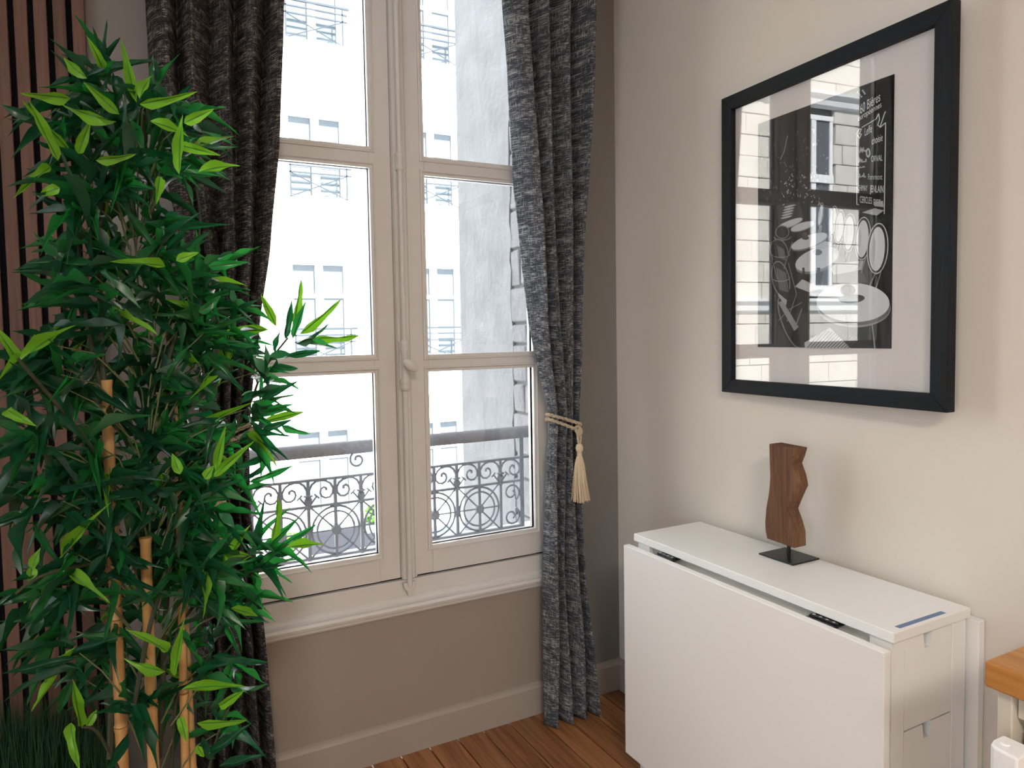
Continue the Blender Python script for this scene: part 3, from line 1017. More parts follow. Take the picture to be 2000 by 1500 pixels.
def tieback(cx, cy, z0, rx, ry, side, label, tilt):
    t = thing('curtain_tieback', label, 'tieback', (cx, cy, z0), 0, 'rope tiebacks with tassels')
    for dz, rr, tl in ((0.012, 1.0, tilt), (-0.010, 1.03, tilt * 1.25)):
        mb = MB()
        pts = []
        for i in range(81):
            a = 2 * math.pi * i / 80
            x = rx * rr * math.cos(a)
            pts.append((x, ry * rr * math.sin(a), dz - tl * x))
        twisted(mb, pts, 0.0055, 34)
        mb.build('rope', M['rope'], t, smooth=True)
    kx, ky = side * rx * 0.42, -ry * 0.95
    kn_ = MB()
    for a in range(3):
        pts = []
        for i in range(25):
            q = 2 * math.pi * i / 24
            pts.append((kx + 0.010 * math.cos(q) * (1 if a != 1 else 0.6), ky - 0.008 + 0.008 * math.sin(q + a), -tilt * kx - 0.012 - 0.006 * a + 0.012 * math.sin(q * 1 + a * 2)))
        kn_.tube(pts, 0.0052, 6)
    kn_.build('knot', M['rope'], t, smooth=True)
    cz = -tilt * kx - 0.03
    nk = MB()
    for sgn in (-1, 1):
        nk.tube([(kx + sgn * 0.007, ky - 0.010, cz + 0.008), (kx + sgn * 0.006, ky - 0.012, cz - 0.01), (kx + sgn * 0.002, ky - 0.012, cz - 0.03)], 0.004, 6)
    nk.build('cord', M['rope'], t, smooth=True)
    MB().lathe([(0.003, cz - 0.025), (0.010, cz - 0.030), (0.0135, cz - 0.040), (0.012, cz - 0.050), (0.008, cz - 0.055), (0.0088, cz - 0.062), (0.0085, cz - 0.074), (0.010, cz - 0.080)], (kx, ky - 0.012, 0), 'Z', 18).build('tassel_head', M['tassel'], t, smooth=True)
    sk = MB()
    rnd = random.Random(5)
    for i in range(150):
        a = rnd.uniform(0, 6.283)
        q = math.sqrt(rnd.random())
        top = Vector((kx + 0.009 * q * math.cos(a), ky - 0.012 + 0.009 * q * math.sin(a), cz - 0.070))
        R = 0.030 * q + 0.002
        L = 0.150 + rnd.uniform(-0.006, 0.004)
        midp = Vector((kx + (0.012 * q + 0.006) * math.cos(a) * 1.0, ky - 0.012 + (0.012 * q) * math.sin(a), cz - 0.10))
        bot = Vector((kx + 0.004 + R * math.cos(a + 0.1), ky - 0.012 + R * math.sin(a + 0.1), cz - 0.070 - L))
        m2 = midp * 0.45 + bot * 0.55 + Vector((rnd.uniform(-.0015, .0015), rnd.uniform(-.0015, .0015), 0))
        sk.tube([top, midp, m2, bot], [0.0016, 0.0017, 0.0015, 0.0012], 4)
    sk.build('tassel_fringe', M['tassel'], t, smooth=True)
    return t


tieback(-0.297, -0.095, 1.032, 0.060, 0.045, 1, 'cream rope tieback with tassel around the charcoal curtain', 0.35)
tieback(-1.378, -0.095, 1.075, 0.072, 0.045, -1, 'rope tieback on the curtain behind the bamboo leaves', -0.3)

# ------------------------------------------------------------------ framed picture
PTILT = math.radians(2.6)        # the picture hangs a little off the wall at its right side
PY0, PZ0, PZ1 = -0.547, 1.1515, 2.0196
pic = thing('framed_picture', 'large black-framed monochrome cafe terrace print with wide pale mat', 'picture', (0, PY0, PZ0), -PTILT)
_n = Vector((-math.cos(PTILT), math.sin(PTILT), 0))
_t = Vector((-math.sin(PTILT), -math.cos(PTILT), 0))


def onPic(u, v, x=-0.0115):
    """pixel -> (x, y, z) on the picture plane, y measured along the picture from its left edge"""
    d = Vector(ray(u, v))
    o_ = Vector(CAM) - Vector((0, PY0, 0))
    k = (-x - o_.dot(_n)) / d.dot(_n)
    p = o_ + d * k
    return Vector((x, PY0 - p.dot(_t), p.z))


PZ1 = (onPic(1412, 188, -0.026).z + onPic(1858, 5, -0.026).z) / 2
PZB = (onPic(1414, 768, -0.026).z + onPic(1855, 803, -0.026).z) / 2
pic.location.z = PZ0 = PZB
PY1 = (onPic(1858, 5, -0.026).y + onPic(1855, 803, -0.026).y) / 2
FW_ = 0.0385


def pl3(x, y, z):
    return (x, y - PY0, z - PZ0)


def rail(name, a, b, c, d, mat):
    """mitred bar: a,b outer ends, c,d inner ends as (y,z)"""
    vs = []
    for x in (-0.001, -0.028):
        for (y, z) in (a, b, d, c):
            vs.append(pl3(x, y, z))
    mb = MB().add(vs, [(0, 1, 2, 3), (7, 6, 5, 4), (0, 4, 5, 1), (1, 5, 6, 2), (2, 6, 7, 3), (3, 7, 4, 0)])
    return mb.build(name, mat, pic, bevel=0.0015)


iy0, iy1, iz0, iz1 = PY0 - FW_, PY1 + FW_, PZ0 + FW_, PZ1 - FW_
rail('frame_rail', (PY0, PZ1), (PY1, PZ1), (iy0, iz1), (iy1, iz1), M['frame_black'])
rail('frame_rail', (PY0, PZ0), (PY1, PZ0), (iy0, iz0), (iy1, iz0), M['frame_black'])
rail('frame_rail', (PY0, PZ0), (PY0, PZ1), (iy0, iz0), (iy0, iz1), M['frame_black_v'])
rail('frame_rail', (PY1, PZ0), (PY1, PZ1), (iy1, iz0), (iy1, iz1), M['frame_black_v'])
MB().box(-0.010, -0.004, iy1 - PY0, iy0 - PY0, iz0 - PZ0, iz1 - PZ0).build('mat_board', M['mat_board'], pic)
MB().box(-0.0185, -0.0165, iy1 - PY0, iy0 - PY0, iz0 - PZ0, iz1 - PZ0).build('picture_glass', M['glass_pic'], pic)

GREY = {}


def grey(v):
    if v not in GREY:
        GREY[v] = mat_plain('print_ink_%03d' % int(v * 1000), (v * 0.97, v, v * 1.04), 0.6, 0.2)
    return GREY[v]


QY0, QY1 = onPic(1480, 460).y, onPic(1743.5, 400).y
QZ0 = (onPic(1480, 680).z + onPic(1743, 678).z) / 2
QZ1 = (onPic(1480, 240).z + onPic(1744, 148).z) / 2
pr = MB().box(-0.0108, -0.0100, QY1 - PY0, QY0 - PY0, QZ0 - PZ0, QZ1 - PZ0).build('print', grey(0.013), pic)
layer = [0.0110]


def clip_poly(poly):
    """keep a (y,z) outline inside the print"""
    def half(ps, f):
        out = []
        for i in range(len(ps)):
            a, b = ps[i], ps[(i + 1) % len(ps)]
            fa, fb = f(a), f(b)
            if fa >= 0:
                out.append(a)
            if (fa >= 0) != (fb >= 0):
                t = fa / (fa - fb)
                out.append((a[0] + (b[0] - a[0]) * t, a[1] + (b[1] - a[1]) * t))
        return out
    for f in (lambda p: QY0 - p[0], lambda p: p[0] - QY1, lambda p: QZ1 - p[1], lambda p: p[1] - QZ0):
        poly = half(poly, f)
        if not poly:
            return poly
    return poly


def ink(polys, v, name='print_shape'):
    """flat printed shapes; polys in photo pixels"""
    mb = MB()
    layer[0] += 0.00004
    for poly in polys:
        q = [onPic(u, w) for (u, w) in poly]
        q = clip_poly([(p.y, p.z) for p in q])
        if len(q) < 3:
            continue
        mb.add([pl3(-layer[0], a, b) for a, b in q], [tuple(range(len(q)))])
    if mb.v:
        mb.build(name, grey(v), pr)


def c5(X, Y):
    return (1470 + X * 0.2067, 380 + Y * 0.2067)


def c4(X, Y):
    return (1640 + X * 0.1866, 140 + Y * 0.1866)


def ell(cx, cy, rx, ry, tilt=0, n=36, f=c5):
    t = math.radians(tilt)
    out = []
    for i in range(n):
        a = 2 * math.pi * i / n
        x, y = rx * math.cos(a), ry * math.sin(a)
        out.append(f(cx + x * math.cos(t) - y * math.sin(t), cy + x * math.sin(t) + y * math.cos(t)))
    return out


def stroke(pts, w, f=c5):
    """ribbon quads along a pixel path"""
    out = []
    for a, b in zip(pts, pts[1:]):
        dx, dy = b[0] - a[0], b[1] - a[1]
        l = math.hypot(dx, dy) or 1
        nx, ny = -dy / l * w / 2, dx / l * w / 2
        ex, ey = dx / l * w * 0.2, dy / l * w * 0.2
        out.append([f(a[0] + nx - ex, a[1] + ny - ey), f(b[0] + nx + ex, b[1] + ny + ey), f(b[0] - nx + ex, b[1] - ny + ey), f(a[0] - nx - ex, a[1] - ny - ey)])
    return out


def arc(cx, cy, rx, ry, a0, a1, n=12, tilt=0):
    t = math.radians(tilt)
    out = []
    for i in range(n + 1):
        a = math.radians(a0 + (a1 - a0) * i / n)
        x, y = rx * math.cos(a), ry * math.sin(a)
        out.append((cx + x * math.cos(t) - y * math.sin(t), cy + x * math.sin(t) + y * math.cos(t)))
    return out


# broad tones
ink([[c5(40, 1120), c5(1320, 1120), c5(1320, 1460), c5(40, 1460)]], 0.035)
ink([[c5(520, 930), c5(760, 930), c5(760, 1330), c5(520, 1330)]], 0.075)
ink([[c5(700, 480), c5(1080, 480), c5(1100, 900), c5(640, 900)]], 0.09)
ink([[c5(230, 100), c5(440, 60), c5(480, 230), c5(240, 300)]], 0.05)
rnd = random.Random(21)
ink([ell(rnd.uniform(60, 720), rnd.uniform(-620, 90), rnd.uniform(2, 9), rnd.uniform(4, 18), rnd.uniform(-40, 40), 8) for _ in range(110)], 0.09)
ink([ell(rnd.uniform(260, 640), rnd.uniform(-220, 110), rnd.uniform(2, 7), rnd.uniform(5, 16), rnd.uniform(-40, 40), 8) for _ in range(60)], 0.33)
ink([stroke([(330, -560), (300, -420), (270, -330)], 6)[0], stroke([(300, -420), (262, -330)], 5)[0]], 0.3)
# distant chairs
for k in range(5):
    ink([ell(350 - 8 * k, 110 + 26 * k, 55, 9, -14, 20)], 0.42)
# tables, far to near
for (cx, cy, rx, ry, tl) in ((350, 275, 130, 30, -22), (470, 300, 115, 34, -18), (535, 440, 180, 55, -20), (610, 610, 215, 100, -19)):
    ink([ell(cx + 4, cy + ry * 0.25, rx, ry, tl)], 0.16)
    ink([ell(cx, cy, rx, ry, tl)], 0.50)
ink([ell(495, 385, 28, 30), ell(500, 410, 34, 18)], 0.06)
ink([ell(612, 545, 46, 28), ell(640, 545, 16, 16)], 0.10)
ink([[c5(560, 500), c5(690, 440), c5(800, 470), c5(640, 520)]], 0.42)
ink([[c5(610, 690), c5(640, 690), c5(640, 880), c5(610, 880)], [c5(470, 690), c5(490, 690), c5(500, 800), c5(475, 800)]], 0.012)
ink([[c5(400, 870), c5(470, 800), c5(650, 885), c5(540, 925)]], 0.42)
# bench seat
ink([[c5(735, 700), c5(790, 645), c5(1050, 625), c5(1030, 710), c5(770, 760)]], 0.46)
ink([[c5(770, 760), c5(1030, 710), c5(1090, 830), c5(780, 850)]], 0.13)
# round-backed chairs on the right, far to near
for (cx, cy, rx, ry, tl) in ((645, 190, 20, 105, 8), (765, 250, 32, 135, 6), (825, 305, 42, 150, 5), (915, 360, 54, 170, 4), (1045, 415, 66, 190, 4), (1185, 510, 86, 225, 4)):
    ink([ell(cx, cy, rx * 1.18, ry * 1.08, tl)], 0.52)
    ink([ell(cx, cy, rx * 1.07, ry * 1.03, tl)], 0.02)
    ink([ell(cx - rx * 0.06, cy + ry * 0.02, rx * 0.86, ry * 0.93, tl)], 0.60)
    ink([ell(cx - rx * 0.5, cy + ry * 0.1, rx * 0.25, ry * 0.6, tl)], 0.48)
    ink(stroke([(cx - rx * 0.2, cy + ry), (cx - rx * 0.9, cy + ry * 1.6)], 10) + stroke([(cx + rx * 0.4, cy + ry * 0.95), (cx - rx * 0.2, cy + ry * 1.7)], 8), 0.30)
# dark cane chairs on the left
ink([ell(285, 360, 70, 65, 10), ell(260, 545, 80, 110, -14), ell(275, 790, 78, 160, -12), ell(340, 1270, 60, 210, -30)], 0.012)
lines = []
lines += stroke(arc(285, 355, 62, 60, 0, 360, 20), 9)
lines += stroke(arc(285, 400, 78, 30, 0, 180, 10), 11)
lines += stroke(arc(255, 540, 82, 118, 150, 380, 20, -14), 10)
lines += stroke(arc(270, 800, 80, 170, 120, 400, 22, -12), 11)
lines += stroke(arc(270, 780, 86, 40, 0, 180, 10), 10)
lines += stroke(arc(270, 560, 90, 34, 0, 180, 10), 9)
lines += stroke(arc(360, 1200, 78, 260, 90, 250, 20, -20), 12)
lines += stroke([(340, 640), (420, 940), (330, 1200)], 8) + stroke([(380, 450), (300, 700)], 8) + stroke([(420, 1220), (470, 1080)], 12)
lines += stroke([(150, 420), (190, 620), (240, 800)], 8) + stroke([(470, 1020), (340, 1090), (250, 1190)], 8)
ink(lines, 0.20)
lines = []
for k in range(7):
    lines += stroke([(232 + 14 * k, 690 + 8 * k), (262 + 13 * k, 900 + 4 * k)], 4)
    lines += stroke([(236 + 10 * k, 480 + 6 * k), (258 + 10 * k, 600 + 4 * k)], 3)
ink(lines, 0.33)
ink([[c5(245, 1020), c5(285, 1000), c5(440, 1250), c5(400, 1290)]], 0.26)
ink([[c5(250, 930), c5(330, 1000), c5(320, 1050), c5(245, 960)]], 0.34)
# big near table
ink(stroke([(1120, 1000), (1180, 1450)], 70), 0.020)
ink(stroke([(1100, 900), (1160, 1450)], 14), 0.30)
ink([ell(960, 1065, 350, 190, 2)], 0.30)
ink([ell(962, 1055, 345, 180, 2)], 0.14)
ink([ell(955, 1020, 345, 185, 2)], 0.62)
ink([ell(940, 985, 125, 42, -4), ell(905, 905, 70, 58)], 0.07)
ink([ell(890, 900, 26, 34), ell(945, 905, 22, 34)], 0.13)
# striped mat at the foot
ink([[c5(495, 1400), c5(735, 1255), c5(930, 1450), c5(500, 1450)]], 0.46)
lines = []
for k in range(13):
    a = 520 + 32 * k
    lines += stroke([(a, 1450), (a + 150 - 3 * k, 1280 + 6 * k)], 8)
ink(lines, 0.08)
# menu board
ink([[c4(200, 250), c4(555, 40), c4(552, 1490), c4(205, 1420)]], 0.008)
border = stroke([(188, 640), (186, 1390), (208, 1392)], 9, c4) + stroke([(488, 540), (474, 1490)], 9, c4) + stroke([(240, 585), (390, 495)], 8, c4)
border += stroke([(390, 495), (415, 440), (425, 500), (405, 560), (430, 580), (480, 430), (488, 420)], 10, c4) + stroke([(430, 585), (487, 535)], 9, c4)
border += stroke([(188, 640), (215, 600), (235, 600), (215, 650), (235, 655), (215, 700), (190, 660)], 9, c4)
ink(border, 0.62, 'board_border')
ink([ell(305, 850, 24, 50, 0, 20, c4)], 0.5)
ink([ell(305, 850, 10, 30, 0, 14, c4)], 0.02)
ink([ell(200 + 12 * k + rnd.uniform(-4, 4), 215 + 20 * (k % 4) - 4 * k, 8, 12, 20, 8, c4) for k in range(7)], 0.45)


def lettering(txt, a, b, hpx, v=0.66):
    """text laid between two baseline pixels (menu-board crop coordinates)"""
    cu = bpy.data.curves.new('lettering', 'FONT')
    cu.body = txt
    cu.size = 1.0
    ob = bpy.data.objects.new('lettering_tmp', cu)
    COL.objects.link(ob)
    bpy.context.view_layer.update()
    dg = bpy.context.evaluated_depsgraph_get()
    me = bpy.data.meshes.new_from_object(ob.evaluated_get(dg))
    bpy.data.objects.remove(ob)
    xs = [q.co.x for q in me.vertices]
    ys = [q.co.y for q in me.vertices]
    if not xs:
        return
    x0, x1, y1 = min(xs), max(xs), 0.70
    p, q = onPic(*c4(*a)), onPic(*c4(*b))
    up = onPic(*c4(a[0], a[1] - hpx))
    e = q - p
    upv = Vector((0, 0, (up - p).z))
    layer[0] += 0.00004
    for vtx in me.vertices:
        s = (vtx.co.x - x0) / (x1 - x0)
        w = p + e * s + upv * (vtx.co.y / y1)
        vtx.co = pl3(-layer[0], w.y, w.z)
    me.name = 'lettering'
    me.materials.clear()
    link('lettering', me, grey(v), pr)


lettering('60 Bières', (222, 445), (432, 305), 100)
lettering('européennes', (200, 520), (445, 370), 62)
lettering('Leffe', (270, 675), (345, 632), 84)
lettering('choisie', (345, 765), (458, 722), 76)
lettering('ORVAL', (338, 945), (455, 932), 62)
lettering('CHIMAY', (196, 1245), (300, 1250), 60)
lettering('JENLAIN', (324, 1262), (466, 1268), 74)
lettering('CERCLES', (220, 1370), (345, 1385), 68)
lettering("D'OR", (365, 1395), (440, 1400), 62)
lettering('Faremont', (305, 1130), (455, 1130), 60, 0.5)
sq = []
for (x0, x1, y, h) in ((205, 285, 955, 60), (210, 268, 1115, 55), (215, 265, 1010, 26), (220, 285, 850, 70)):
    x = x0
    px_ = (x, y)
    while x < x1:
        x2 = x + 10
        nxt = (x2, y - rnd.uniform(0.2, 1.0) * h)
        sq += stroke([px_, nxt], 7, c4)
        px_ = (x2 + 4, y - rnd.uniform(0, 0.3) * h)
        sq += stroke([nxt, px_], 6, c4)
        x = x2 + 4
ink(sq, 0.5, 'lettering')
ink([[c5(1040, 170), c5(1160, 130), c5(1250, 150), c5(1180, 200)], [c5(1150, 70), c5(1240, 60), c5(1245, 120), c5(1160, 110)]], 0.36)

# ------------------------------------------------------------------ folded gateleg table
tab = thing('gateleg_table', 'white folded drop-leaf table with drawers against the picture wall', 'table', (-0.158, -0.853, 0))
TX, TY = 0.158, 0.853


def tb(name, d, mat='white', bevel=0.0015, parent=None, **kw):
    x0, x1, y0, y1, z0, z1 = d
    if parent is None:
        return MB().box(x0 + TX, x1 + TX, y0 + TY, y1 + TY, z0, z1).build(name, M[mat], tab, bevel=bevel, **kw)
    return MB().box(x0 + TX, x1 + TX, y0 + TY, y1 + TY, z0, z1).build(name, M[mat], parent, bevel=bevel, **kw)


tb('table_top', (-0.288, -0.028, -1.253, -0.453, 0.718, 0.740), bevel=0.002)
tb('front_leaf', (-0.331, -0.310, -1.262, -0.460, 0.088, 0.714), bevel=0.002)
tb('back_leaf', (-0.024, -0.003, -1.268, -0.460, 0.112, 0.714), bevel=0.002)
tb('side_post', (-0.284, -0.244, -1.247, -0.470, 0.0, 0.694))          # long front carcass panel
tb('side_post', (-0.082, -0.034, -1.247, -0.470, 0.0, 0.718))
tb('apron', (-0.284, -0.244, -1.247, -1.200, 0.694, 0.718), bevel=0)
tb('apron', (-0.284, -0.244, -0.520, -0.470, 0.694, 0.718), bevel=0)
tb('inner_rail', (-0.272, -0.246, -1.200, -0.520, 0.694, 0.718), 'shadow_gap', bevel=0)
tb('divider', (-0.244, -0.082, -0.87, -0.85, 0.03, 0.718))
tb('base_board', (-0.244, -0.082, -1.235, -0.480, 0.03, 0.055))
for (ya, yb, sg) in ((-1.246, -0.88, -1), (-0.472, -0.84, 1)):
    for (za, zb_) in ((0.527, 0.714), (0.290, 0.524), (0.060, 0.287)):
        x0, x1 = -0.2425, -0.0845
        xm = (x0 + x1) / 2 - 0.003
        # front board with finger notch cut in its top edge
        poly = [(x0, za), (x1, za), (x1, zb_), (xm + 0.0145, zb_), (xm + 0.010, zb_ - 0.031), (xm - 0.010, zb_ - 0.031), (xm - 0.0145, zb_), (x0, zb_)]
        poly = [(a + TX, b) for a, b in poly]
        dr = MB().prism(poly, 'Y', ya + TY, ya - sg * 0.016 + TY).build('drawer', M['white'], tab)
        yy = sorted((ya - sg * 0.016, yb))
        dbx = MB()
        for d in ((x0 + 0.008, x0 + 0.018), (x1 - 0.018, x1 - 0.008)):
            dbx.box(d[0] + TX, d[1] + TX, yy[0] + TY, yy[1] + TY, za + 0.01, zb_ - 0.05)
        dbx.box(x0 + 0.018 + TX, x1 - 0.018 + TX, yy[0] + TY, yy[1] + TY, za + 0.01, za + 0.016)
        dbx.build('drawer_box', M['shadow_gap'], dr)
for yc in (-0.603, -1.102):
    hg = tb('hinge', (-0.312, -0.270, yc - 0.034, yc + 0.034, 0.7095, 0.7135), 'black_metal', 0.001)
    tb('hinge_barrel', (-0.300, -0.289, yc - 0.033, yc + 0.033, 0.706, 0.7172), 'black_metal', 0.002, parent=hg)
    for k in range(4):
        MB().lathe([(0.0035, 0.7173), (0.0035, 0.7178)], (-0.2945 + TX, yc - 0.024 + 0.016 * k + TY, 0), 'Z', 8).build('hinge_screw', M['steel'], hg)
tp = tb('tape_strip', (-0.256, -0.102, -1.2445, -1.2335, 0.7401, 0.7404), 'tape', 0, label='faded blue tape strip')

# ------------------------------------------------------------------ wooden sculpture
scu = thing('wood_sculpture', 'weathered zigzag-edged wood block on a rod and black square base', 'sculpture', (-0.080, -0.832, 0.740))
SX, SY, SZ = 0.080, 0.832, 0.740
MB().box(-0.130 + SX, -0.030 + SX, -0.886 + SY, -0.778 + SY, 0.0002, 0.0045).build('base_plate', M['black_metal'], scu, bevel=0.001)
MB().tube([(0, 0, 0.004), (0, 0, 0.060)], 0.0048, 12).build('rod', M['black_metal'], scu, smooth=True)
right_e = [(-0.870, 0.777), (-0.8685, 0.815), (-0.860, 0.840), (-0.846, 0.870), (-0.860, 0.903), (-0.876, 0.937), (-0.869, 0.965), (-0.857, 0.991), (-0.866, 1.012), (-0.873, 1.034)]
left_e = [(-0.789, 1.036), (-0.790, 1.00), (-0.792, 0.95), (-0.790, 0.92), (-0.786, 0.894), (-0.779, 0.86), (-0.776, 0.823), (-0.777, 0.80), (-0.782, 0.780)]
outl = [(a + SY, b - SZ) for a, b in right_e + left_e]
mb = MB().prism(outl, 'X', -0.105 + SX, -0.060 + SX)
mb.build('carved_block', M['sculpt'], scu, bevel=0.0025)

# ------------------------------------------------------------------ kitchen trolley at the right edge
tr = thing('kitchen_trolley', 'oak-topped cream kitchen trolley cut off at the right edge', 'trolley', (-0.25, -1.82, 0))
KX, KY = 0.25, 1.82
for k in range(4):
    xa = -0.503 + 0.125 * k
    MB().box(xa + KX, xa + 0.1247 + KX, -2.10 + KY, -1.528 + KY, 0.812, 0.850).build('top_plank', M['oak'], tr, bevel=0.003)
for (xa, xb) in ((-0.492, -0.458), (-0.04, -0.006)):
    for (ya, yb) in ((-1.560, -1.540), (-2.085, -2.050)):
        MB().box(xa + KX, xb + KX, ya + KY, yb + KY, 0, 0.812).build('leg', M['trolley_paint'], tr, bevel=0.002)
MB().box(-0.480 + KX, -0.462 + KX, -2.05 + KY, -1.562 + KY, 0.775, 0.812).build('rail', M['trolley_paint'], tr)
MB().box(-0.458 + KX, -0.04 + KX, -1.565 + KY, -1.548 + KY, 0.70, 0.812).build('rail', M['trolley_paint'], tr)
MB().box(-0.478 + KX, -0.03 + KX, -2.05 + KY, -1.578 + KY, 0.690, 0.765).build('drawer', M['oak_pale'], tr, bevel=0.002)
for zz in (0.40, 0.15):
    MB().box(-0.49 + KX, -0.01 + KX, -2.05 + KY, -1.576 + KY, zz, zz + 0.02).build('shelf', M['oak_pale'], tr)
rb = MB()
outl = [(-0.514, -1.560), (-0.540, -1.560), (-0.551, -1.563), (-0.557, -1.570), (-0.559, -1.580), (-0.560, -1.600), (-0.514, -1.600)]
rb.prism([(a + KX, b + KY) for a, b in outl], 'Z', 0.675, 0.759)
bra = rb.build('rail_bracket', M['white_edge'], tr, bevel=0.003, label='white plastic rail bracket')
MB().box(-0.516 + KX, -0.470 + KX, -1.598 + KY, -1.578 + KY, 0.70, 0.735).build('arm', M['white_edge'], bra)
MB().lathe([(0.006, 0.7590), (0.0055, 0.7606), (0.003, 0.7612)], (-0.537 + KX, -1.574 + KY, 0), 'Z', 12).build('screw_cap', M['white_edge'], bra, smooth=True)
MB().tube([(-0.540 + KX, -1.59 + KY, 0.70), (-0.540 + KX, -2.05 + KY, 0.70)], 0.006, 10).build('towel_rail', M['white_edge'], tr, smooth=True)

# ------------------------------------------------------------------ ceiling fill lamp (unseen, added behind the camera to brighten the room)
lamp = thing('ceiling_fill_lamp', 'added round enamel fill lamp, unseen on the ceiling behind the camera', 'lamp', (-2.0, -3.7, RH))
MB().lathe([(0.06, -0.002), (0.33, -0.004), (0.36, -0.03), (0.355, -0.07), (0.34, -0.075), (0.335, -0.03), (0.01, -0.02)], (0, 0, 0), 'Z', 32).build('shade', M['fill_lamp_body'], lamp, smooth=True)
ld = bpy.data.lights.new('ceiling_fill_light', 'AREA')
ld.shape = 'DISK'
ld.size = 0.62
ld.energy = 40
ld.color = (1.0, 0.91, 0.80)
lo = bpy.data.objects.new('ceiling_fill_light', ld)
COL.objects.link(lo)
lo.parent = lamp
lo.location = (0, 0, -0.08)

# ------------------------------------------------------------------ bamboo plant
PX0, PY_ = -1.585, -0.64
bam = thing('bamboo_plant', 'tall artificial bamboo with green leaves on pale canes before the curtain', 'plant', (PX0, PY_, 0))
BO = Vector((PX0, PY_, 0))
MB().lathe([(0.10, 0.0), (0.125, 0.01), (0.15, 0.26), (0.155, 0.28), (0.148, 0.285), (0.14, 0.27), (0.135, 0.262)], (0, 0, 0), 'Z', 28).build('pot', M['pot'], bam, smooth=True)
MB().lathe([(0.139, 0.245), (0.138, 0.262), (0.05, 0.268)], (0, 0, 0), 'Z', 24).build('soil', M['soil'], bam, smooth=True)


def cane(top, bot_px, y, r):
    a = onY(*top, y)
    b = onY(*bot_px, y)
    d = (b - a) / (b.z - a.z)
    z0 = 0.255
    base = a + d * (z0 - a.z)
    # keep the foot inside the pot
    off = Vector((base.x - PX0, base.y - PY_, 0))
    if off.length > 0.11:
        base = Vector((PX0, PY_, z0)) + off * (0.11 / off.length)
    mb = MB()
    pts, rs = [], []
    z = z0
    segs = []
    while z < a.z:
        segs.append(z)
        z += 0.19 + random.uniform(-0.02, 0.03)
    segs.append(a.z)
    for k in range(len(segs) - 1):
        za, zb_ = segs[k], segs[k + 1]
        for (zz, rr) in ((za + 0.004, 1.0), (za + 0.012, 0.97), ((za + zb_) / 2, 0.95), (zb_ - 0.012, 0.98), (zb_ - 0.004, 1.12), (zb_, 1.12)):
            t = (zz - z0) / (a.z - z0)
            pts.append(base.lerp(a, t) - BO)
            rs.append(r * rr * (1.08 - 0.14 * t))
    mb.tube(pts, rs, 14)
    c = mb.build('cane', M['cane'], bam, smooth=True)
    for zz in segs[1:-1]:
        t = (zz - z0) / (a.z - z0)
        p = base.lerp(a, t) - BO
        mbn = MB()
        ring = [(p.x + r * 1.06 * math.cos(q * 0.3927), p.y + r * 1.06 * math.sin(q * 0.3927), p.z) for q in range(16)]
        mbn.tube(ring, 0.0016, 5, closed=True)
        mbn.build('cane_node', M['cane_node'], c, smooth=True)
    return a, base


CANES = [cane((207, 742), (240, 1500), -0.66, 0.0105), cane((336, 742), (375, 1500), -0.58, 0.0085), cane((284, 1050), (300, 1500), -0.66, 0.0105), cane((352, 1085), (362, 1500), -0.60, 0.008)]


def stem_px(pts, r0, r1, mat='stem', name='stem'):
    """pts: [(px, py, y)] smoothed into a thin branch"""
    P = [onY(u, v, y) - BO for (u, v, y) in pts]
    out = []
    n = len(P)
    for i in range(n - 1):
        p0, p1, p2, p3 = P[max(i - 1, 0)], P[i], P[i + 1], P[min(i + 2, n - 1)]
        for k in range(5):
            t = k / 5
            out.append(0.5 * ((2 * p1) + (p2 - p0) * t + (2 * p0 - 5 * p1 + 4 * p2 - p3) * t * t + (3 * p1 - p0 - 3 * p2 + p3) * t * t * t))
    out.append(P[-1])
    rs = [r0 + (r1 - r0) * i / (len(out) - 1) for i in range(len(out))]
    MB().tube(out, rs, 7).build(name, M[mat], bam, smooth=True)
    return out


stem_px([(215, 1480, -0.64), (222, 1150, -0.64), (205, 800, -0.66), (195, 560, -0.66), (205, 380, -0.65), (262, 215, -0.62)], 0.0065, 0.0030)
stem_px([(310, 1480, -0.60), (330, 1050, -0.60), (335, 740, -0.60), (310, 520, -0.60), (290, 340, -0.62), (275, 200, -0.62)], 0.0060, 0.0028)
stem_px([(205, 800, -0.66), (165, 600, -0.68), (150, 420, -0.68), (140, 300, -0.68)], 0.0042, 0.0024)
stem_px([(255, 1420, -0.68), (293, 1221, -0.68), (345, 1070, -0.66), (382, 960, -0.62), (440, 870, -0.56), (487, 790, -0.52), (515, 722, -0.50), (562, 660, -0.48)], 0.0045, 0.0022)
stem_px([(320, 1300, -0.62), (380, 1180, -0.58), (450, 1130, -0.54), (510, 1090, -0.52), (560, 1062, -0.50)], 0.0038, 0.0020)
stem_px([(200, 1100, -0.70), (130, 1110, -0.78), (70, 1130, -0.82), (30, 1160, -0.84)], 0.0035, 0.0020)
stem_px([(200, 900, -0.70), (120, 800, -0.78), (60, 730, -0.84), (35, 700, -0.86)], 0.0038, 0.0022)
stem_px([(330, 700, -0.62), (370, 560, -0.58), (390, 440, -0.56), (380, 350, -0.56)], 0.0038, 0.0020)
stem_px([(395, 1560, -0.62), (430, 1420, -0.60), (470, 1345, -0.58)], 0.0032, 0.0018)
stem_px([(230, 1500, -0.72), (190, 1430, -0.78), (160, 1420, -0.80)], 0.0032, 0.0018)
stem_px([(335, 1500, -0.60), (350, 1350, -0.60), (420, 1290, -0.58)], 0.0032, 0.0018)


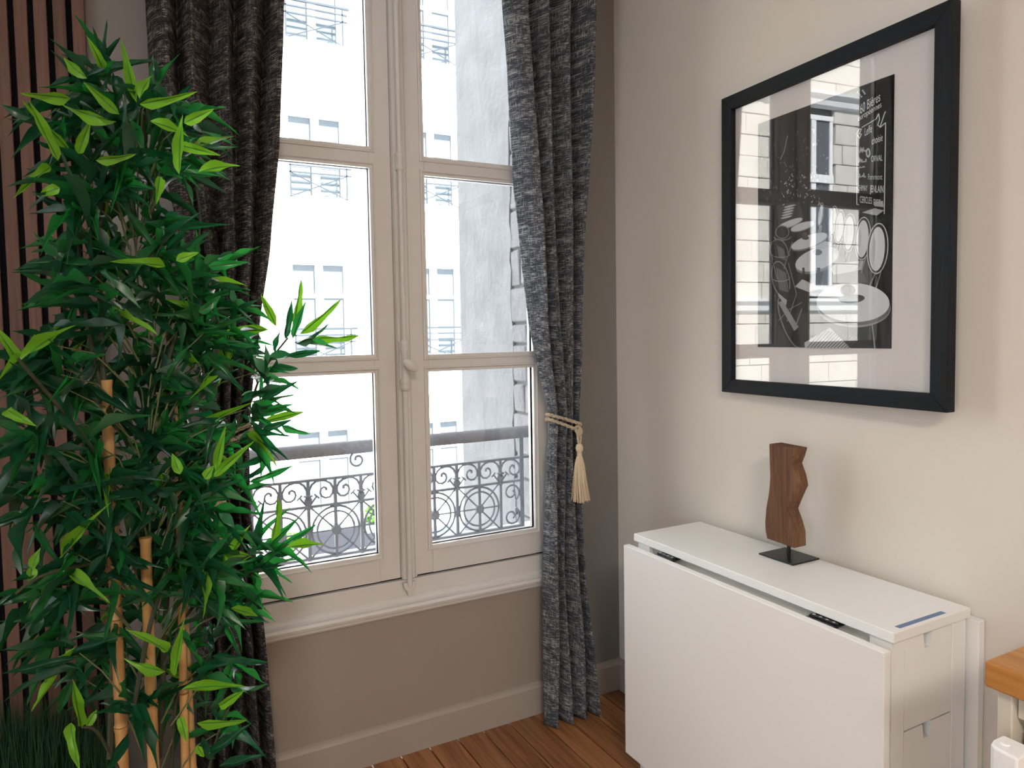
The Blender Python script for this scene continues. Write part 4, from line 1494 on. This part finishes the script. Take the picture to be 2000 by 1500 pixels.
# ---- leaves: a few unit meshes (1 m long along +X, width scaled in Y, drooping in -Z), shared by all leaf objects
def leaf_mesh(name, droop, fold, wave, blade, rib, seed):
    rnd_ = random.Random(seed)
    n = 11
    vs, fs, mi, uv = [], [], [], []
    prof = []
    for i in range(n + 1):
        t = i / n
        w = (min(1.0, (t / 0.16) ** 0.7) * min(1.0, ((1 - t) / 0.52) ** 0.85)) if 0 < t < 1 else 0.0
        w = max(w, 0.06 if i == 0 else 0.012)
        prof.append((t, w))
    cols_ = (-1.0, -0.14, 0.14, 1.0)
    for i, (t, w) in enumerate(prof):
        x = t * (1 - 0.10 * abs(droop) * t)
        z = -droop * t * t
        wv = wave * math.sin(t * 9 + seed) * w
        for c in cols_:
            rg = rnd_.uniform(-0.04, 0.04) if abs(c) == 1 and 0 < i < n else 0
            vs.append((x, 0.5 * w * (c + rg), z + fold * abs(c) * w * 0.5 + wv * c * 0.35))
            uv.append((c * 0.5 + 0.5, t))
    for i in range(n):
        for j in range(3):
            fs.append((i * 4 + j, i * 4 + 4 + j, i * 4 + 5 + j, i * 4 + 1 + j))
            mi.append(1 if (j == 1 and i < n - 1) else 0)
    me = bpy.data.meshes.new(name)
    me.from_pydata(vs, [], fs)
    me.materials.append(blade)
    me.materials.append(rib)
    me.polygons.foreach_set('material_index', mi)
    ul = me.uv_layers.new(name='UVMap')
    ul.data.foreach_set('uv', [c for f in fs for k in f for c in uv[k]])
    me.polygons.foreach_set('use_smooth', [True] * len(fs))
    return me


LEAF = {}
shapes = [(0.10, 0.25, 0.15), (0.30, 0.30, 0.25), (-0.12, 0.25, 0.2), (0.48, 0.35, 0.2)]
for key, bl, rb_ in (('dark', 'leaf_dark', 'rib_dark'), ('mid', 'leaf_mid', 'rib_dark'), ('lime', 'leaf_lime', 'rib_lime')):
    LEAF[key] = [leaf_mesh('leaf', a, b, c, M[bl], M[rb_], 3 + i) for i, (a, b, c) in enumerate(shapes)]
ALL = []      # (kind, shape index, matrix, priority)


def leaf_mat(base, tip, width, roll):
    x = (tip - base)
    L = x.length
    x.normalize()
    up = Vector((0, 0, 1))
    y = up.cross(x)
    if y.length < 1e-4:
        y = Vector((0, 1, 0))
    y.normalize()
    z = x.cross(y)
    q = Quaternion(x, roll)
    y = q @ y
    z = q @ z
    m = Matrix((x * L, y * width, z * L)).transposed().to_4x4()
    m.translation = base
    return m


def hand(kind, u0, v0, u1, v1, y, dy=0.0, w=0.019, shape=None, face=True):
    """one leaf surveyed from the photograph: foot pixel, tip pixel, distance"""
    a = onY(u0, v0, y) - BO
    b = onY(u1, v1, y + dy) - BO
    # turn the blade roughly toward the viewer
    view = (Vector(CAM) - (a + BO)).normalized()
    x = (b - a).normalized()
    y_ax = Vector((0, 0, 1)).cross(x)
    if y_ax.length < 1e-4:
        y_ax = Vector((1, 0, 0))
    y_ax.normalize()
    z_ax = x.cross(y_ax)
    want = (view - x * view.dot(x)).normalized()
    roll = math.atan2(-want.dot(y_ax), want.dot(z_ax))
    if face:
        roll += random.uniform(-0.5, 0.5)
    else:
        roll += random.uniform(0.8, 1.2) * random.choice((-1, 1))
    ALL.append((kind, random.randrange(3) if shape is None else shape, leaf_mat(a, b, w, roll), 10))


LIME = [(137, 192, 33, 177), (147, 307, 47, 187), (113, 313, 50, 195), (233, 223, 163, 158), (227, 237, 107, 212), (273, 203, 387, 182), (267, 200, 240, 83), (350, 340, 353, 220),
        (387, 337, 470, 313), (360, 240, 418, 213), (350, 283, 428, 303), (187, 313, 270, 303), (100, 327, 27, 373), (117, 367, 73, 380), (200, 133, 177, 78), (170, 153, 112, 108),
        (153, 300, 177, 233), (293, 237, 373, 260), (312, 345, 302, 405), (273, 193, 293, 135), (322, 520, 218, 507), (344, 509, 389, 494), (37, 707, 145, 619), (33, 703, -8, 635),
        (422, 919, 438, 831), (418, 930, 491, 864), (352, 926, 335, 883), (121, 1089, 192, 987), (121, 1108, 213, 1185), (341, 1320, 357, 1210), (326, 1273, 262, 1227), (323, 1311, 240, 1296),
        (356, 1346, 482, 1333), (158, 1419, 134, 1317), (169, 1419, 187, 1386), (139, 1412, 147, 1505), (385, 1412, 486, 1410), (429, 1379, 484, 1340), (385, 1456, 398, 1481), (352, 1400, 367, 1452),
        (62, 1111, 77, 1071), (15, 800, 55, 828), (400, 935, 420, 908), (62, 1108, 60, 1142)]
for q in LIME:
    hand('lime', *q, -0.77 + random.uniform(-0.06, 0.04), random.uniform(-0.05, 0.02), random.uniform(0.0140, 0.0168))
for q in [(524, 644, 409, 650), (539, 637, 508, 571), (572, 641, 592, 543), (586, 652, 671, 584), (612, 659, 713, 663), (513, 824, 601, 802)]:
    hand('lime', *q, -0.49, random.uniform(-0.02, 0.04), 0.0175)
for q in [(491, 1086, 398, 1065), (443, 1097, 487, 1023), (531, 1056, 553, 965), (557, 1071, 641, 1054), (451, 1188, 509, 1203)]:
    hand('lime', *q, -0.63, random.uniform(-0.02, 0.04), 0.0165)
DARK_R = [(557, 662, 568, 584), (572, 661, 596, 587), (579, 670, 645, 637), (579, 672, 662, 674), (561, 696, 623, 685), (535, 714, 590, 723), (510, 780, 587, 743), (499, 809, 568, 798), (513, 839, 572, 820),
          (550, 831, 607, 850), (517, 736, 511, 670), (487, 941, 575, 905), (469, 963, 530, 941), (502, 1071, 520, 972), (524, 1067, 583, 1012), (539, 1075, 619, 1023), (520, 1086, 590, 1076),
          (487, 703, 436, 655), (539, 690, 545, 645), (500, 690, 470, 650), (520, 1090, 470, 1100), (540, 700, 520, 745)]
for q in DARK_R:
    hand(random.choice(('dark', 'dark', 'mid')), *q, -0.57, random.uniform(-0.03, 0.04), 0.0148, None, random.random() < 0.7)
DARK = [(407, 1474, 486, 1414), (429, 1496, 520, 1476), (389, 611, 434, 578), (95, 772, 220, 765), (110, 773, 205, 798), (418, 1280, 493, 1287), (194, 1375, 293, 1397), (290, 1111, 180, 1042), (84, 1203, 51, 1254),
        (315, 1097, 392, 1045), (139, 501, 48, 457), (407, 520, 486, 512), (143, 420, 60, 375), (30, 1160, -10, 1185), (80, 1160, 5, 1180), (100, 1190, 25, 1215), (140, 1330, 110, 1400), (220, 1320, 190, 1290),
        (447, 1320, 458, 1280), (395, 1440, 420, 1500), (230, 1250, 160, 1240), (280, 1150, 230, 1190), (250, 230, 285, 330), (225, 235, 190, 160), (235, 225, 215, 140), (140, 470, 90, 560), (60, 230, 0, 205)]
for q in DARK:
    hand(random.choice(('dark', 'mid')), *q, -0.68 + random.uniform(-0.08, 0.08), random.uniform(-0.03, 0.03), 0.016)

# ---- tufts filling the crown: nodes inside the crown outline, leaves radiating from each node
OUT = [(190, 185), (255, 175), (325, 205), (360, 260), (370, 340), (350, 430), (375, 520), (400, 600), (430, 700), (440, 800), (430, 900), (440, 1000), (430, 1100), (430, 1200), (410, 1320), (390, 1420), (330, 1440), (200, 1390), (160, 1330), (100, 1240),
       (70, 1150), (105, 1060), (55, 960), (40, 800), (70, 700), (140, 600), (130, 480), (115, 380), (120, 260)]


def inside(x, y):
    c = False
    for i in range(len(OUT)):
        (x1, y1), (x2, y2) = OUT[i - 1], OUT[i]
        if (y1 > y) != (y2 > y) and x < (x2 - x1) * (y - y1) / (y2 - y1) + x1:
            c = not c
    return c


rnd = random.Random(99)
nodes = []
tries = 0
while len(nodes) < 128 and tries < 20000:
    tries += 1
    u, v = rnd.uniform(0, 500), rnd.uniform(130, 1440)
    if not inside(u, v):
        continue
    if v > 1150 and rnd.random() < 0.55:
        continue
    if v > 640 and u < 110 and rnd.random() < 0.35:
        continue
    if any((u - a) ** 2 + (v - b) ** 2 < 29 ** 2 for a, b, _ in nodes):
        continue
    ymid = -0.64 + (u - 250) / 250 * 0.08
    nodes.append((u, v, ymid + rnd.uniform(-0.10, 0.13)))
tries = 0
n0 = len(nodes)
while len(nodes) < n0 + 20 and tries < 5000:      # fuller on the side of the window
    tries += 1
    u, v = rnd.uniform(290, 455), rnd.uniform(480, 1250)
    if inside(u - 12, v):
        nodes.append((u, v, -0.60 + rnd.uniform(-0.10, 0.08)))
nodes += [(205, 165, -0.66), (178, 172, -0.68), (268, 200, -0.64), (350, 245, -0.62), (150, 225, -0.68), (480, 800, -0.55), (492, 830, -0.54), (468, 862, -0.56), (498, 1092, -0.55), (478, 1112, -0.56), (458, 1150, -0.57), (505, 725, -0.53),
          (440, 650, -0.57), (462, 690, -0.56), (420, 600, -0.58), (440, 1195, -0.58), (450, 1310, -0.59), (428, 1430, -0.60), (405, 540, -0.58), (452, 920, -0.56), (130, 760, -0.76), (60, 860, -0.78)]
twigs = MB()
for (u, v, y) in nodes:
    p = onY(u, v, y) - BO
    axis_x = onY(262 if v < 500 else 285, v, -0.63) - BO
    outw = Vector((p.x - axis_x.x, p.y - axis_x.y, 0))
    if outw.length < 0.02:
        outw = Vector((rnd.uniform(-1, 1), rnd.uniform(-1, 1), 0))
    outw.normalize()
    # twig back toward the stems
    root = axis_x.lerp(p, 0.25) + Vector((0, 0, -0.07 - 0.04 * rnd.random()))
    mid = root.lerp(p, 0.55) + Vector((rnd.uniform(-.01, .01), rnd.uniform(-.01, .01), 0.018))
    twigs.tube([root, mid, p], [0.0019, 0.0015, 0.0010], 5)
    n = rnd.randint(6, 9)
    for k in range(n):
        d = Vector((rnd.gauss(0, 0.75), rnd.gauss(0, 0.75), rnd.gauss(0.12 if v < 600 else -0.12, 0.62))) + outw * 0.55
        d.normalize()
        L = rnd.uniform(0.080, 0.12)
        off = Vector((rnd.uniform(-.012, .012), rnd.uniform(-.012, .012), rnd.uniform(-.03, .03)))
        a = p + off
        b = a + d * L
        r_ = rnd.random()
        kind = 'dark' if r_ < (0.74 if u < 300 else 0.48) else ('mid' if r_ < 0.975 else 'lime')  # more mid-green toward the window: backlight put into the leaf colours
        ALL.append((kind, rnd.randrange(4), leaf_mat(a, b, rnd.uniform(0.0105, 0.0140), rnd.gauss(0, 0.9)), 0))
twigs.build('twigs', M['stem_pale'], bam, smooth=True, kind='stuff')

# the leaves nearest the viewer are single parts, the rest of the crown is one mass
cv = Vector(CAM) - BO


def near(e):
    c = e[2] @ Vector((0.5, 0, 0))
    return -e[3] * 10 + (c - cv).length


ALL.sort(key=near)
for (kind, si, m, _) in ALL[:300]:
    o = link('leaf', LEAF[kind][si], None, bam)
    o.matrix_local = m
rest = {}
mass_v, mass_f, mass_m, mass_uv = [], [], [], []
mats = ['leaf_dark', 'rib_dark', 'leaf_mid', 'leaf_lime', 'rib_lime']
mmap = {'dark': (0, 1), 'mid': (2, 1), 'lime': (3, 4)}
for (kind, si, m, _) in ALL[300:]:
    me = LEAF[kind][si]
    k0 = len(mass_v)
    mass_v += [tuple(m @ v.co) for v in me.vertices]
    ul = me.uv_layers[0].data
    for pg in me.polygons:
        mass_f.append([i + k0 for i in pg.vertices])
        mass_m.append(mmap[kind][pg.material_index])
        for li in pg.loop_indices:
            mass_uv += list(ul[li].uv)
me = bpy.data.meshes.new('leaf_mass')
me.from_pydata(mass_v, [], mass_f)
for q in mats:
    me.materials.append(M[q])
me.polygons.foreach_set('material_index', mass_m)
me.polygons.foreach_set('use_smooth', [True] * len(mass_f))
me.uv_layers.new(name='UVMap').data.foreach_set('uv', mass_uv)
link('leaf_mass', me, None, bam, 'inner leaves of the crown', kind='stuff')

# ------------------------------------------------------------------ grass planter in the lower left corner
gr = thing('grass_planter', 'dark green ornamental grass standing before the slat panel', 'plant', (-1.86, -0.30, 0))
pb = MB()
pb.box(-0.26, 0.22, -0.11, 0.11, 0.0, 0.02).box(-0.26, -0.245, -0.11, 0.11, 0.02, 0.2).box(0.205, 0.22, -0.11, 0.11, 0.02, 0.2).box(-0.245, 0.205, -0.11, -0.095, 0.02, 0.2).box(-0.245, 0.205, 0.095, 0.11, 0.02, 0.2)
pb.build('planter_box', M['pot'], gr)
MB().box(-0.245, 0.205, -0.095, 0.095, 0.02, 0.18).build('soil', M['soil'], gr)
rnd = random.Random(4)
gv, gf, guv = [], [], []
for i in range(2600):
    x, y = rnd.uniform(-0.24, 0.20), rnd.uniform(-0.09, 0.09)
    h = 0.345 + rnd.gauss(0, 0.018) - 0.10 * max(0, (x - 0.05) / 0.15) ** 1.5
    lx, ly = rnd.gauss(0, 0.018), rnd.gauss(0, 0.018)
    a = rnd.uniform(0, 3.14)
    wx, wy = 0.0014 * math.cos(a), 0.0014 * math.sin(a)
    k0 = len(gv)
    for t in (0, 0.4, 0.75, 1.0):
        w = 1 - 0.75 * t
        cx, cy = x + lx * t * t, y + ly * t * t
        gv += [(cx - wx * w, cy - wy * w, 0.175 + h * t), (cx + wx * w, cy + wy * w, 0.175 + h * t)]
        guv += [(0, t), (1, t)]
    for k in range(3):
        gf.append((k0 + 2 * k, k0 + 2 * k + 1, k0 + 2 * k + 3, k0 + 2 * k + 2))
me = bpy.data.meshes.new('grass_blades')
me.from_pydata(gv, [], gf)
me.uv_layers.new(name='UVMap').data.foreach_set('uv', [c for f in gf for k in f for c in guv[k]])
link('grass_blades', me, M['grass'], gr, kind='stuff')
